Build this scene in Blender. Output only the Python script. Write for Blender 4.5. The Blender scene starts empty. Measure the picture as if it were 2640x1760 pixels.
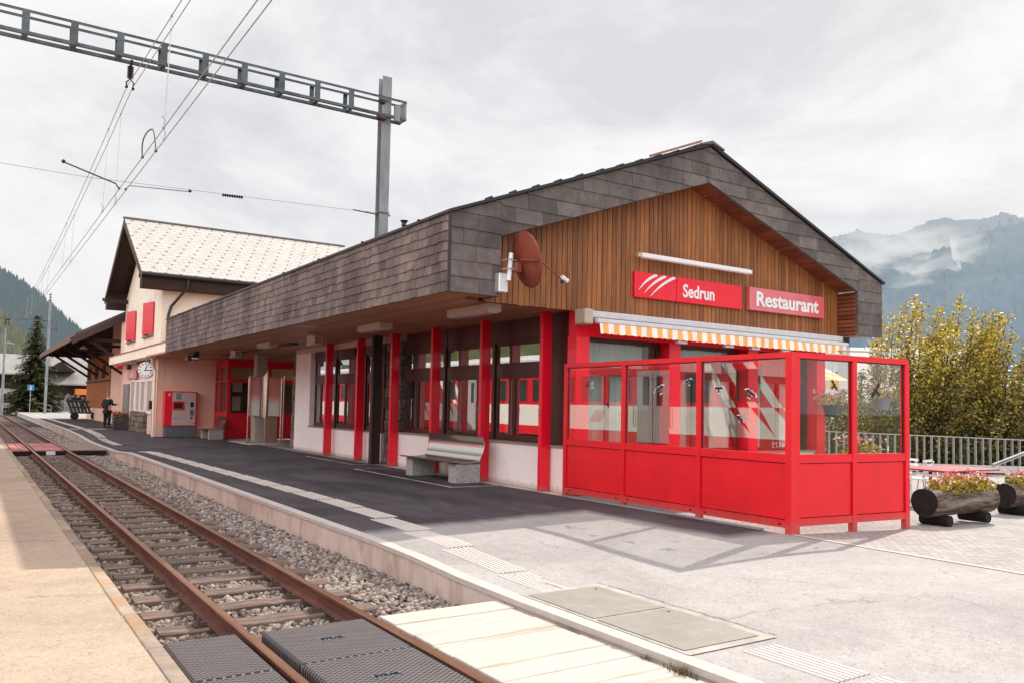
import bpy, bmesh, math, random
import numpy as np
from mathutils import Vector, Matrix, Euler
random.seed(7); RNG = np.random.default_rng(7)
sc = bpy.context.scene
col = sc.collection
PI = math.pi
V = Vector

# ------------------------------------------------------------------ ground height
def sm(a, b, t):
    if a == b: return 0.0
    t = max(0, min(1, (t-a)/(b-a))); return t*t*(3-2*t)
def g(x, y):
    z = 0.0
    fade = 1-sm(5.2, 8.0, x)
    z -= .08*sm(8.8, 6.3, y)*fade
    z -= .115*sm(26.5, 30.2, y)*(1-sm(35.5, 42, y))*fade
    if x > 9: z -= .02*(x-9)
    return z
KX = [(-12, 4.13), (6, 4.06), (9, 4.04), (42, 4.06), (48, 4.2), (66, 4.3), (170, 4.4)]
def kx(y):
    for (a, xa), (b, xb) in zip(KX, KX[1:]):
        if y <= b: return xa+(xb-xa)*(y-a)/(b-a)
    return KX[-1][1]
RT = -.12   # top of rail

# ------------------------------------------------------------------ node helpers
def newmat(name):
    m = bpy.data.materials.new(name); m.use_nodes = True
    nt = m.node_tree; nt.nodes.clear()
    return m, nt, nt.nodes, nt.links
def N(ns, t, **k):
    n = ns.new(t)
    for a, b in k.items():
        if a.startswith('i_'):
            n.inputs[a[2:].replace('_', ' ')].default_value = b
        else: setattr(n, a, b)
    return n
def L(ls, a, b): ls.new(a, b)
def rgba(c): return (c[0], c[1], c[2], 1)
def math_(ns, ls, op, a, b=None, c=None, clamp=False):
    n = ns.new('ShaderNodeMath'); n.operation = op; n.use_clamp = clamp
    for i, v in enumerate((a, b, c)):
        if v is None: continue
        if isinstance(v, (int, float)): n.inputs[i].default_value = v
        else: ls.new(v, n.inputs[i])
    return n.outputs[0]
def mixc(ns, ls, fac, a, b, blend='MIX'):
    n = ns.new('ShaderNodeMix'); n.data_type = 'RGBA'; n.blend_type = blend
    for i, v in ((0, fac), (6, a), (7, b)):
        if isinstance(v, (int, float)): n.inputs[i].default_value = v
        elif isinstance(v, (tuple, list)): n.inputs[i].default_value = rgba(v)
        else: ls.new(v, n.inputs[i])
    return n.outputs[2]
def coords(ns, ls, scale=(1, 1, 1), kind='Object'):
    tc = ns.new('ShaderNodeTexCoord'); mp = ns.new('ShaderNodeMapping')
    mp.inputs['Scale'].default_value = scale
    if kind == 'Position':
        ge = ns.new('ShaderNodeNewGeometry'); ls.new(ge.outputs['Position'], mp.inputs[0])
    else: ls.new(tc.outputs[kind], mp.inputs[0])
    return mp.outputs[0]
def noise(ns, ls, vec, scale, detail=6, rough=.6, dist=0):
    n = ns.new('ShaderNodeTexNoise'); n.inputs['Scale'].default_value = scale
    n.inputs['Detail'].default_value = detail; n.inputs['Roughness'].default_value = rough
    n.inputs['Distortion'].default_value = dist
    ls.new(vec, n.inputs['Vector']); return n.outputs['Fac']
def ramp(ns, ls, fac, stops):
    r = ns.new('ShaderNodeValToRGB'); e = r.color_ramp.elements
    while len(e) < len(stops): e.new(.5)
    for el, (p, c) in zip(e, stops):
        el.position = p; el.color = rgba(c) if isinstance(c, (tuple, list)) else (c, c, c, 1)
    ls.new(fac, r.inputs[0]); return r.outputs[0]
def principled(ns, ls, color, rough=.6, metal=0, spec=.5, bump=None, bstr=.3, bdist=.02, coat=0, trans=0):
    p = ns.new('ShaderNodeBsdfPrincipled')
    if isinstance(color, (tuple, list)): p.inputs['Base Color'].default_value = rgba(color)
    else: ls.new(color, p.inputs['Base Color'])
    if isinstance(rough, (int, float)): p.inputs['Roughness'].default_value = rough
    else: ls.new(rough, p.inputs['Roughness'])
    p.inputs['Metallic'].default_value = metal
    p.inputs['Specular IOR Level'].default_value = spec
    p.inputs['Coat Weight'].default_value = coat
    if bump is not None:
        b = ns.new('ShaderNodeBump'); b.inputs['Strength'].default_value = bstr; b.inputs['Distance'].default_value = bdist
        ls.new(bump, b.inputs['Height']); ls.new(b.outputs[0], p.inputs['Normal'])
    return p.outputs[0]
def out(ns, ls, s):
    o = ns.new('ShaderNodeOutputMaterial'); ls.new(s, o.inputs[0])

def pm(name, base, rough=.6, var=.12, scale=6, dark=None, dscale=1.3, dthr=(.5, .7), bump=.15, bscale=60, metal=0,
       island=0, stretch=(1, 1, 1), spec=.4, coat=0, kind='Position', bdist=.01, foot=None):
    """base colour with fine mottling, optional large stains towards `dark`, random per island"""
    m, nt, ns, ls = newmat(name)
    v = coords(ns, ls, stretch, kind)
    n1 = noise(ns, ls, v, scale, 6, .65)
    n2 = noise(ns, ls, v, bscale, 4, .6)
    lo = tuple(max(0, c*(1-var*1.4)) for c in base); hi = tuple(min(1, c*(1+var*1.2)) for c in base)
    c = ramp(ns, ls, n1, [(.3, lo), (.7, hi)])
    c = mixc(ns, ls, 1, c, ramp(ns, ls, n2, [(.25, 1-var), (.75, 1)]), 'MULTIPLY')
    if dark is not None:
        n3 = noise(ns, ls, v, dscale, 8, .65, .3)
        c = mixc(ns, ls, ramp(ns, ls, n3, [(dthr[0], 0), (dthr[1], 1)]), c, dark)
    if island:
        ge = ns.new('ShaderNodeNewGeometry')
        c = mixc(ns, ls, 1, c, ramp(ns, ls, ge.outputs['Random Per Island'], [(0, 1-island), (1, 1)]), 'MULTIPLY')
    if foot:
        ge = ns.new('ShaderNodeNewGeometry'); sp_ = ns.new('ShaderNodeSeparateXYZ'); ls.new(ge.outputs['Position'], sp_.inputs[0])
        nf = noise(ns, ls, ge.outputs['Position'], 9, 8, .7)
        f = math_(ns, ls, 'ADD', math_(ns, ls, 'MULTIPLY', math_(ns, ls, 'SUBTRACT', foot[1], sp_.outputs[2]), 1.8/foot[1]), math_(ns, ls, 'MULTIPLY', math_(ns, ls, 'SUBTRACT', nf, .55), 3.0), None, True)
        c = mixc(ns, ls, math_(ns, ls, 'MULTIPLY', f, .55), c, foot[0])
        scr = ramp(ns, ls, noise(ns, ls, coords(ns, ls, (1, 1, 14), 'Position'), 5, 8, .75), [(.70, 0), (.73, .35)])
        c = mixc(ns, ls, scr, c, tuple(min(1, x*.5+.12) for x in base))
    out(ns, ls, principled(ns, ls, c, rough, metal, spec, n2, bump, bdist, coat))
    return m

def glass(name, tint=(.9, .93, .93), refl=.3, rough=0.0):
    m, nt, ns, ls = newmat(name)
    lw = N(ns, 'ShaderNodeLayerWeight', i_Blend=.5)
    f = math_(ns, ls, 'MULTIPLY_ADD', math_(ns, ls, 'POWER', lw.outputs['Facing'], 4.0), 1-refl, refl, True)
    tr = ns.new('ShaderNodeBsdfTransparent'); tr.inputs[0].default_value = rgba(tint)
    gl = ns.new('ShaderNodeBsdfGlossy'); gl.inputs['Roughness'].default_value = rough
    v = coords(ns, ls, (1, 1, 1), 'Position')
    b = ns.new('ShaderNodeBump'); b.inputs['Strength'].default_value = .02; b.inputs['Distance'].default_value = .02
    L(ls, noise(ns, ls, v, 1.6, 1, .4), b.inputs['Height']); L(ls, b.outputs[0], gl.inputs['Normal'])
    mx = ns.new('ShaderNodeMixShader'); L(ls, f, mx.inputs[0]); L(ls, tr.outputs[0], mx.inputs[1]); L(ls, gl.outputs[0], mx.inputs[2])
    out(ns, ls, mx.outputs[0]); return m

M = {}
RED = (.74, .010, .03)
M['red'] = pm('red paint', RED, .38, .08, 3, (.50, .012, .028), 1.2, (.5, .75), .03, 90, coat=.15)
M['redpost'] = pm('red post paint', (.82, .006, .028), .3, .05, 3, (.66, .006, .03), 1.5, (.5, .8), .03, 90, coat=.15, foot=((.30, .12, .12), .14))
M['redscreen'] = pm('red screen paint', (.76, .009, .020), .36, .05, 2.2, (.58, .008, .014), .8, (.45, .8), .04, 120, coat=.1, foot=((.36, .12, .10), .22))
M['reddark'] = pm('dark seam', (.06, .004, .006), .7)
M['white_wall'] = pm('white plaster', (.93, .86, .84), .85, .03, 3, (.85, .76, .73), .8, (.5, .8), .25, 120, foot=((.42, .34, .31), .13))
M['cream_wall'] = pm('cream plaster', (.95, .83, .69), .9, .04, 2, (.88, .74, .59), .7, (.5, .8), .3, 90)
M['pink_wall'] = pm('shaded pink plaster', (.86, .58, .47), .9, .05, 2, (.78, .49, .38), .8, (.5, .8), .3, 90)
M['brown_wood'] = pm('dark brown stained wood', (.085, .022, .016), .42, .25, 3, (.05, .014, .012), 2, (.4, .7), .1, 40, stretch=(6, 6, .6))
M['clad'] = pm('golden brown wood boards', (.47, .180, .054), .55, .26, 4, (.22, .070, .028), 1.1, (.42, .70), .25, 26, island=.42, stretch=(9, 9, .55))
M['lining'] = pm('reddish wood lining', (.34, .10, .045), .6, .25, 4, (.17, .05, .025), 1, (.45, .7), .2, 30, island=.3, stretch=(1, 1, 8))
M['soffit'] = pm('varnished timber soffit', (.60, .29, .155), .5, .2, 2.5, (.40, .20, .12), .35, (.42, .68), .15, 30, island=.2, stretch=(7, .5, 1))
M['slate'] = pm('slate shingles', (.20, .165, .155), .62, .24, 5, (.10, .082, .08), 1.0, (.42, .66), .35, 45, island=.42, spec=.35)
M['slate_old'] = pm('weathered slate shingles', (.25, .188, .168), .7, .22, 5, (.10, .072, .072), 1.2, (.42, .62), .35, 45, island=.36, spec=.3, stretch=(1, 1, .6))
M['dark_metal'] = pm('dark flashing', (.05, .045, .05), .45, .1, metal=.5)
M['roof_metal'] = pm('grey roof sheet', (.13, .12, .12), .6, .15)
M['steel'] = pm('galvanised steel', (.34, .36, .38), .5, .22, 4, (.22, .235, .25), .9, (.45, .7), .1, 50, metal=.25, stretch=(1, 1, .4))
M['steel_light'] = pm('light galvanised steel', (.42, .43, .44), .5, .15, 4, metal=.25)
M['steel_dark'] = pm('painted girder steel', (.12, .145, .16), .55, .25, 5, (.05, .05, .055), 1.6, (.5, .7), .1, 60)
M['rustjoint'] = pm('rusty brown bracket', (.11, .06, .05), .8, .3, 8)
M['concrete'] = pm('pale concrete', (.64, .54, .485), .9, .10, 3, (.34, .23, .17), 1.1, (.47, .68), .35, 50, stretch=(1, 1, .5))
M['kerbtop'] = pm('white concrete coping', (.52, .47, .44), .9, .08, 4, (.45, .40, .37), 2, (.55, .75), .3, 60)
M['granite'] = pm('speckled granite', (.50, .47, .46), .7, .35, 55, (.25, .23, .23), 30, (.5, .58), .2, 90)
M['stone'] = pm('rough stone', (.34, .27, .22), .95, .35, 7, (.16, .12, .10), 3, (.45, .6), .8, 14, island=.4, bdist=.03)
M['stone_sill'] = pm('stone sill', (.30, .25, .22), .8, .2, 20)
M['rail_side'] = pm('rusty rail', (.15, .058, .036), .8, .25, 12, (.07, .03, .026), 4, (.45, .65), .25, 60, stretch=(1, .3, 1))
M['rail_head'] = pm('worn rail head', (.30, .15, .09), .38, .15, 10, (.20, .09, .055), 3, (.5, .7), .05, 60, metal=.55, stretch=(1, .15, 1))
M['sleeper'] = pm('weathered sleeper timber', (.27, .19, .16), .9, .35, 6, (.10, .065, .055), 2.2, (.42, .62), .6, 28, stretch=(.6, 7, 7), kind='Object')
M['fastener'] = pm('rail fastening steel', (.10, .06, .045), .75, .3, 20)
M['timber'] = pm('bleached crossing planks', (.64, .565, .50), .8, .09, 5, (.40, .28, .19), 1.0, (.56, .80), .3, 30, island=.3, stretch=(.6, 5, 1))
M['timber_grey'] = pm('grey brown planks', (.30, .23, .18), .85, .2, 5, island=.2, stretch=(.6, 5, 1))
M['pinkmat'] = pm('red crossing panel', (.40, .14, .14), .8, .12, 4, (.6, .3, .27), 1.5, (.5, .7))
M['chrome'] = pm('brushed stainless', (.62, .58, .55), .22, .08, 3, metal=1, bump=.02, stretch=(1, 12, 12))
M['steelpost'] = pm('satin steel housing', (.62, .52, .45), .3, .06, 3, metal=.9, bump=.02)
M['white_paint'] = pm('white paint', (.80, .80, .82), .45, .04, 4)
M['lamp_white'] = pm('white lamp housing', (.82, .82, .84), .4, .03)
M['beige_box'] = pm('beige lamp box', (.50, .42, .34), .5, .08)
M['black'] = pm('black plastic', (.012, .012, .016), .4, .1)
M['shadow_black'] = pm('dark interior', (.02, .012, .012), .9, .2)
M['interior'] = pm('dim interior wall', (.34, .25, .21), .9, .3, 1)
M['floor_in'] = pm('interior floor', (.10, .06, .04), .6, .2)
M['yellow_wall'] = pm('dim ochre wall', (.42, .33, .17), .9, .1)
M['grey_door'] = pm('grey door', (.42, .36, .33), .6, .06)
M['curtain'] = pm('grey curtain', (.90, .88, .89), .9, .08, 2, bump=.1)
M['curtain_teal'] = pm('teal grey curtain', (.60, .70, .72), .9, .1, 2, bump=.1)
M['curtain_mauve'] = pm('mauve curtain', (.66, .56, .57), .9, .1, 2)
M['terracotta'] = pm('terracotta coloured dish', (.27, .065, .038), .42, .1, 3, coat=.2)
M['alu'] = pm('aluminium', (.72, .72, .74), .35, .06, metal=.6)
M['bark'] = pm('log bark', (.10, .065, .045), .95, .5, 5, (.30, .24, .20), 2.2, (.5, .66), .9, 20, stretch=(.5, 3, 3), bdist=.03)
M['log_end'] = pm('dark log end', (.018, .012, .010), .95, .5, 12, bump=.5)
M['crate_wood'] = pm('grey crate wood', (.10, .085, .085), .9, .3, 6, island=.4)
M['trunk'] = pm('tree bark', (.08, .055, .04), .95, .4, 8, bump=.6, bscale=25)
M['leaf_y'] = pm('autumn yellow leaves', (.56, .42, .045), .6, .25, 1.2, (.26, .22, .035), .5, (.5, .68), 0, 10, island=.55)
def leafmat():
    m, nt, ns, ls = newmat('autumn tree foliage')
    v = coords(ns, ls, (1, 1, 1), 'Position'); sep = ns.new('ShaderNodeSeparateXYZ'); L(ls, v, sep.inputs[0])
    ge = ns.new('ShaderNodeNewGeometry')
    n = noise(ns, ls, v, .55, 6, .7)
    k = math_(ns, ls, 'ADD', math_(ns, ls, 'MULTIPLY', math_(ns, ls, 'SUBTRACT', sep.outputs[2], 1.2), .24), math_(ns, ls, 'MULTIPLY', math_(ns, ls, 'SUBTRACT', n, .5), 2.2), None, True)  # lower crown darkened by height, its shade put into the leaf colour
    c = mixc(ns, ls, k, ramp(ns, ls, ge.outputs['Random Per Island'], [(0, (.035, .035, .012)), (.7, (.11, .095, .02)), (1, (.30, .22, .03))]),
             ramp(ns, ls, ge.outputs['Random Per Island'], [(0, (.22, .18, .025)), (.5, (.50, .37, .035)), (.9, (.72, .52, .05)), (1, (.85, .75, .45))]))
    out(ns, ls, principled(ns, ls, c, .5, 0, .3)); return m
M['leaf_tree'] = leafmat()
M['leaf_g'] = pm('green leaves', (.13, .15, .03), .6, .3, 2, island=.5)
M['needle'] = pm('spruce needles', (.20, .195, .06), .7, .4, .9, (.07, .09, .04), .7, (.45, .6), 0, 10, island=.6)
M['petal'] = pm('pink petals', (.80, .15, .16), .6, .2, 30, (.85, .45, .42), 14, (.5, .6), island=.3)
M['petal_white'] = pm('white petals', (.85, .75, .72), .6, .1, 30)
M['petal_red'] = pm('deep red petals', (.60, .02, .03), .6, .2, 30, island=.4)
M['skin'] = pm('skin', (.50, .28, .20), .6, .05)
M['suit'] = pm('black suit cloth', (.012, .013, .02), .85, .2)
M['hair'] = pm('grey hair', (.25, .23, .22), .8, .2)
M['shirt'] = pm('pale shirt', (.65, .65, .7), .8, .05)
M['blue_sign'] = pm('blue sign face', (.05, .25, .55), .4, .03)
M['orange'] = pm('orange cloth', (.85, .22, .05), .7, .05)
M['grass'] = pm('dry grass tuft', (.16, .13, .03), .9, .4, 30, island=.6)
M['machine_grey'] = pm('pale machine front', (.55, .44, .42), .5, .04)
M['machine_base'] = pm('slate blue machine base', (.12, .14, .17), .6, .1)
M['fence_grey'] = pm('grey fence steel', (.36, .36, .35), .6, .12)
M['table_red'] = pm('red table top', (.40, .03, .04), .35, .06)
M['copper'] = pm('copper', (.3, .15, .08), .5)
M['poster_red'] = pm('poster red to white', (.75, .18, .2), .3)
M['chalet_wood'] = pm('dark chalet timber', (.045, .022, .016), .8, .3, 2)
M['chalet_white'] = pm('whitewashed wall', (.62, .60, .60), .9, .08, 1)
M['train_red'] = pm('glossy train red', (.75, .015, .03), .3, .03)
M['train_white'] = pm('train white band', (.85, .82, .78), .4, .03)
M['train_roof'] = pm('silver train roof', (.66, .66, .68), .5, .08)
M['train_glass'] = pm('dark train glass', (.04, .05, .045), .12, .2, 1)
M['train_grey'] = pm('grey train door', (.42, .40, .40), .4, .05)
M['glass'] = glass('window glass', (.90, .92, .92), .58)
M['glass_end'] = glass('clear end glass', (.97, .98, .98), .10)
M['glass_screen'] = glass('screen glass', (.97, .98, .98), .31)
M['glass_dim'] = glass('dim glass', (.75, .78, .72), .10)

# asphalt: roof and screen shade painted into the colour, paler outside, patchy border
def asphalt(name, dry, shade_tone, shade_mask=True):
    m, nt, ns, ls = newmat(name)
    v = coords(ns, ls, (1, 1, 1), 'Position')
    n1 = noise(ns, ls, v, .9, 8, .68, .4); n2 = noise(ns, ls, v, 140, 3, .7); n3 = noise(ns, ls, v, 5, 6, .7)
    n4 = noise(ns, ls, coords(ns, ls, (1, .35, 1), 'Position'), 1.1, 9, .72, .6)
    vor = N(ns, 'ShaderNodeTexVoronoi', i_Scale=170); L(ls, v, vor.inputs['Vector'])
    c = mixc(ns, ls, ramp(ns, ls, n3, [(.35, 0), (.7, 1)]), tuple(x*.86 for x in dry), dry)
    if shade_mask:
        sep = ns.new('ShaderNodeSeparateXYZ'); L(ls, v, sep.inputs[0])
        # roof shade painted dark along its shadow edge: y beyond about 10
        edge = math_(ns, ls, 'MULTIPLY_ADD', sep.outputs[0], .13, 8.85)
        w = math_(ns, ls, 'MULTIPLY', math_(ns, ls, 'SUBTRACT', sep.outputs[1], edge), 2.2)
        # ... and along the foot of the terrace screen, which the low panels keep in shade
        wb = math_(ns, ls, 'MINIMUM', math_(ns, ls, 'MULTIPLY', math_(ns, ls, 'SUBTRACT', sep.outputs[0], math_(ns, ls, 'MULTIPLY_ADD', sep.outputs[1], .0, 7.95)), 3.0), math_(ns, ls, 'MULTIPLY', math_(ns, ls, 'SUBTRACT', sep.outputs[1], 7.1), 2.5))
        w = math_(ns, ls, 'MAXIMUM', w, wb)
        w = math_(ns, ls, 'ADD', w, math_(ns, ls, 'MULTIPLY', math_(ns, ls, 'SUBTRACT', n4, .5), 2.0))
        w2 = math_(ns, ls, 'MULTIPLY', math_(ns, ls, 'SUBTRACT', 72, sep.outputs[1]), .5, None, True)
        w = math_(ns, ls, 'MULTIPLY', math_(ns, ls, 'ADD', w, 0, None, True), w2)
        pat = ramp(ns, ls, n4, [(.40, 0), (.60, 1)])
        dd = mixc(ns, ls, pat, shade_tone, tuple(x*2.1 for x in shade_tone))
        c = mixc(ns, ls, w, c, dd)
    c = mixc(ns, ls, 1, c, ramp(ns, ls, n2, [(.3, .72), (.62, 1.08)]), 'MULTIPLY')
    sp = ramp(ns, ls, vor.outputs['Color'], [(.72, 1), (.9, .62)])
    c = mixc(ns, ls, .55, c, sp, 'MULTIPLY')
    # hairline dark crumbs
    n5 = noise(ns, ls, v, 2.2, 12, .8, .8)
    c = mixc(ns, ls, ramp(ns, ls, n5, [(.63, 0), (.68, .6)]), c, tuple(x*.35 for x in dry))
    # exposed aggregate: pale and dark chippings a few centimetres apart
    v2 = N(ns, 'ShaderNodeTexVoronoi', i_Scale=55); L(ls, v, v2.inputs['Vector'])
    c = mixc(ns, ls, .8, c, ramp(ns, ls, v2.outputs['Color'], [(.08, .62), (.22, .95), (.75, 1.0), (.93, 1.22)]), 'MULTIPLY')
    # long wandering cracks
    wn = N(ns, 'ShaderNodeTexNoise', i_Scale=1.1, i_Detail=6.0); L(ls, v, wn.inputs['Vector'])
    wv = ns.new('ShaderNodeVectorMath'); wv.operation = 'SCALE'; wv.inputs['Scale'].default_value = 1.1; L(ls, wn.outputs['Color'], wv.inputs[0])
    wa = ns.new('ShaderNodeVectorMath'); wa.operation = 'ADD'; L(ls, v, wa.inputs[0]); L(ls, wv.outputs[0], wa.inputs[1])
    v3 = N(ns, 'ShaderNodeTexVoronoi', i_Scale=.33); v3.feature = 'DISTANCE_TO_EDGE'; L(ls, wa.outputs[0], v3.inputs['Vector'])
    brk = ramp(ns, ls, noise(ns, ls, v, .7, 3), [(.48, 0), (.56, 1)])
    c = mixc(ns, ls, math_(ns, ls, 'MULTIPLY', ramp(ns, ls, v3.outputs['Distance'], [(.0, .45), (.008, 0)]), brk), c, tuple(x*.25 for x in dry))
    # big faint stains and old repairs
    c = mixc(ns, ls, 1, c, ramp(ns, ls, noise(ns, ls, v, .45, 5, .6, 1.0), [(.35, .84), (.6, 1.03)]), 'MULTIPLY')
    out(ns, ls, principled(ns, ls, c, ramp(ns, ls, n4, [(.3, .75), (.7, .95)]), 0, .3, n2, .5, .006))
    return m
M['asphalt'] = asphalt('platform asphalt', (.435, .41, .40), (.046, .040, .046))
M['asphalt_left'] = asphalt('sandy platform asphalt', (.52, .42, .32), (.2, .2, .2), False)

def cobble():
    m, nt, ns, ls = newmat('small granite setts')
    v = coords(ns, ls, (1, 1, 1), 'Position')
    d = noise(ns, ls, v, 3, 3); 
    br = N(ns, 'ShaderNodeTexBrick', i_Scale=8.0); br.offset = .5
    br.inputs['Mortar Size'].default_value = .035; br.inputs['Brick Width'].default_value = 1.05; br.inputs['Row Height'].default_value = .72
    mp = ns.new('ShaderNodeMapping'); mp.inputs['Rotation'].default_value = (0, 0, .25)
    ad = ns.new('ShaderNodeVectorMath'); ad.operation = 'ADD'; L(ls, v, ad.inputs[0])
    sc_ = ns.new('ShaderNodeVectorMath'); sc_.operation = 'SCALE'; sc_.inputs['Scale'].default_value = .12
    nn = N(ns, 'ShaderNodeTexNoise', i_Scale=1.3); L(ls, v, nn.inputs['Vector']); L(ls, nn.outputs['Color'], sc_.inputs[0]); L(ls, sc_.outputs[0], ad.inputs[1])
    L(ls, ad.outputs[0], mp.inputs[0]); L(ls, mp.outputs[0], br.inputs['Vector'])
    br.inputs['Color1'].default_value = (.36, .335, .33, 1); br.inputs['Color2'].default_value = (.46, .43, .42, 1); br.inputs['Mortar'].default_value = (.15, .14, .15, 1)
    n2 = noise(ns, ls, v, 40, 4); n3 = noise(ns, ls, v, 1.2, 5)
    c = mixc(ns, ls, 1, br.outputs['Color'], ramp(ns, ls, n2, [(.3, .75), (.7, 1.05)]), 'MULTIPLY')
    c = mixc(ns, ls, 1, c, ramp(ns, ls, n3, [(.3, .85), (.7, 1.05)]), 'MULTIPLY')
    h = math_(ns, ls, 'SUBTRACT', 1, br.outputs['Fac'])
    out(ns, ls, principled(ns, ls, c, .85, 0, .3, h, .6, .01)); return m
M['cobble'] = cobble()

def stripe_paint():
    m, nt, ns, ls = newmat('worn white marking')
    v = coords(ns, ls, (1, 1, 1), 'Position')
    n = noise(ns, ls, v, 14, 8, .75)
    c = mixc(ns, ls, ramp(ns, ls, n, [(.58, 0), (.68, 1)]), (.66, .62, .585), (.36, .32, .30))
    out(ns, ls, principled(ns, ls, c, .7)); return m
M['marking'] = stripe_paint()

def ballastmat():
    m, nt, ns, ls = newmat('ballast stone')
    ge = ns.new('ShaderNodeNewGeometry')
    v = coords(ns, ls, (1, 1, 1), 'Position')
    c = ramp(ns, ls, ge.outputs['Random Per Island'], [(0, (.11, .082, .075)), (.3, (.23, .185, .165)), (.6, (.34, .285, .26)), (.85, (.50, .44, .405)), (1, (.32, .20, .14))])
    n = noise(ns, ls, v, 60, 5, .7)
    c = mixc(ns, ls, 1, c, ramp(ns, ls, n, [(.3, .6), (.7, 1.1)]), 'MULTIPLY')
    sep = ns.new('ShaderNodeSeparateXYZ'); L(ls, v, sep.inputs[0])
    r = math_(ns, ls, 'MULTIPLY', math_(ns, ls, 'SUBTRACT', 2.05, sep.outputs[0]), 1.6, None, True)
    c = mixc(ns, ls, math_(ns, ls, 'MULTIPLY', r, .25), c, (.22, .17, .10))
    out(ns, ls, principled(ns, ls, c, .9, 0, .25, n, .4, .004)); return m
M['ballast'] = ballastmat()
def bedmat():
    m, nt, ns, ls = newmat('ballast bed')
    v = coords(ns, ls, (1, 1, 1), 'Position')
    vo = N(ns, 'ShaderNodeTexVoronoi', i_Scale=17.0); L(ls, v, vo.inputs['Vector'])
    c = mixc(ns, ls, 1, ramp(ns, ls, vo.outputs['Color'], [(.1, (.06, .05, .05)), (.5, (.16, .14, .13)), (.9, (.30, .27, .25))]),
             ramp(ns, ls, vo.outputs['Distance'], [(.1, 1), (.6, .35)]), 'MULTIPLY')
    out(ns, ls, principled(ns, ls, c, .95, 0, .2, math_(ns, ls, 'SUBTRACT', 1, vo.outputs['Distance']), 1, .05)); return m
M['bed'] = bedmat()

def rubber():
    m, nt, ns, ls = newmat('ribbed rubber mat')
    v = coords(ns, ls, (1, 1, 1), 'Position')
    sep = ns.new('ShaderNodeSeparateXYZ'); L(ls, v, sep.inputs[0])
    P = .047
    def saw(e):
        return math_(ns, ls, 'ABSOLUTE', math_(ns, ls, 'SUBTRACT', math_(ns, ls, 'FRACT', math_(ns, ls, 'DIVIDE', e, P)), .5))
    a = saw(math_(ns, ls, 'ADD', math_(ns, ls, 'MULTIPLY', sep.outputs[0], .8), math_(ns, ls, 'MULTIPLY', sep.outputs[1], 1.15)))
    b = saw(math_(ns, ls, 'SUBTRACT', math_(ns, ls, 'MULTIPLY', sep.outputs[0], .8), math_(ns, ls, 'MULTIPLY', sep.outputs[1], 1.15)))
    h = math_(ns, ls, 'MINIMUM', a, b)
    groove = ramp(ns, ls, h, [(.03, 1), (.085, 0)])
    n = noise(ns, ls, v, 7, 6)
    c = mixc(ns, ls, groove, ramp(ns, ls, n, [(.3, (.020, .016, .021)), (.7, (.046, .038, .044))]), (.27, .245, .235))
    out(ns, ls, principled(ns, ls, c, .7, 0, .4, h, .8, .01)); return m
M['rubber'] = rubber()

def plateconc():
    m, nt, ns, ls = newmat('ribbed grey cover plate')
    v = coords(ns, ls, (1, 1, 1), 'Position')
    n = noise(ns, ls, v, 3, 8, .7, .5); n2 = noise(ns, ls, v, 90, 3)
    ch = N(ns, 'ShaderNodeTexChecker', i_Scale=60.0); L(ls, v, ch.inputs['Vector'])
    c = ramp(ns, ls, n, [(.3, (.25, .235, .205)), (.6, (.31, .29, .26)), (.72, (.46, .43, .40))])
    c = mixc(ns, ls, 1, c, ramp(ns, ls, n2, [(.3, .8), (.7, 1.05)]), 'MULTIPLY')
    out(ns, ls, principled(ns, ls, c, .8, 0, .3, ch.outputs['Fac'], .2, .004)); return m
M['plate'] = plateconc()

def stripes(name, c1, c2, period, axis=0, kind='Object'):
    m, nt, ns, ls = newmat(name)
    v = coords(ns, ls, (1, 1, 1), kind)
    sep = ns.new('ShaderNodeSeparateXYZ'); L(ls, v, sep.inputs[0])
    f = math_(ns, ls, 'FRACT', math_(ns, ls, 'DIVIDE', sep.outputs[axis], period))
    fine = math_(ns, ls, 'FRACT', math_(ns, ls, 'DIVIDE', sep.outputs[axis], period/14))
    st = math_(ns, ls, 'GREATER_THAN', f, .5)
    o = mixc(ns, ls, math_(ns, ls, 'GREATER_THAN', fine, .55), c1, tuple(min(1, x*1.12+.03) for x in c1))
    c = mixc(ns, ls, st, c2, o)
    n = noise(ns, ls, v, 3, 4)
    c = mixc(ns, ls, 1, c, ramp(ns, ls, n, [(.3, .9), (.7, 1)]), 'MULTIPLY')
    out(ns, ls, principled(ns, ls, c, .9)); return m
M['awning'] = stripes('orange and white awning cloth', (.85, .42, .13), (.92, .87, .80), .27)
M['awning_y'] = stripes('yellow and white awning cloth', (.9, .55, .05), (.85, .83, .8), .42)

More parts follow.
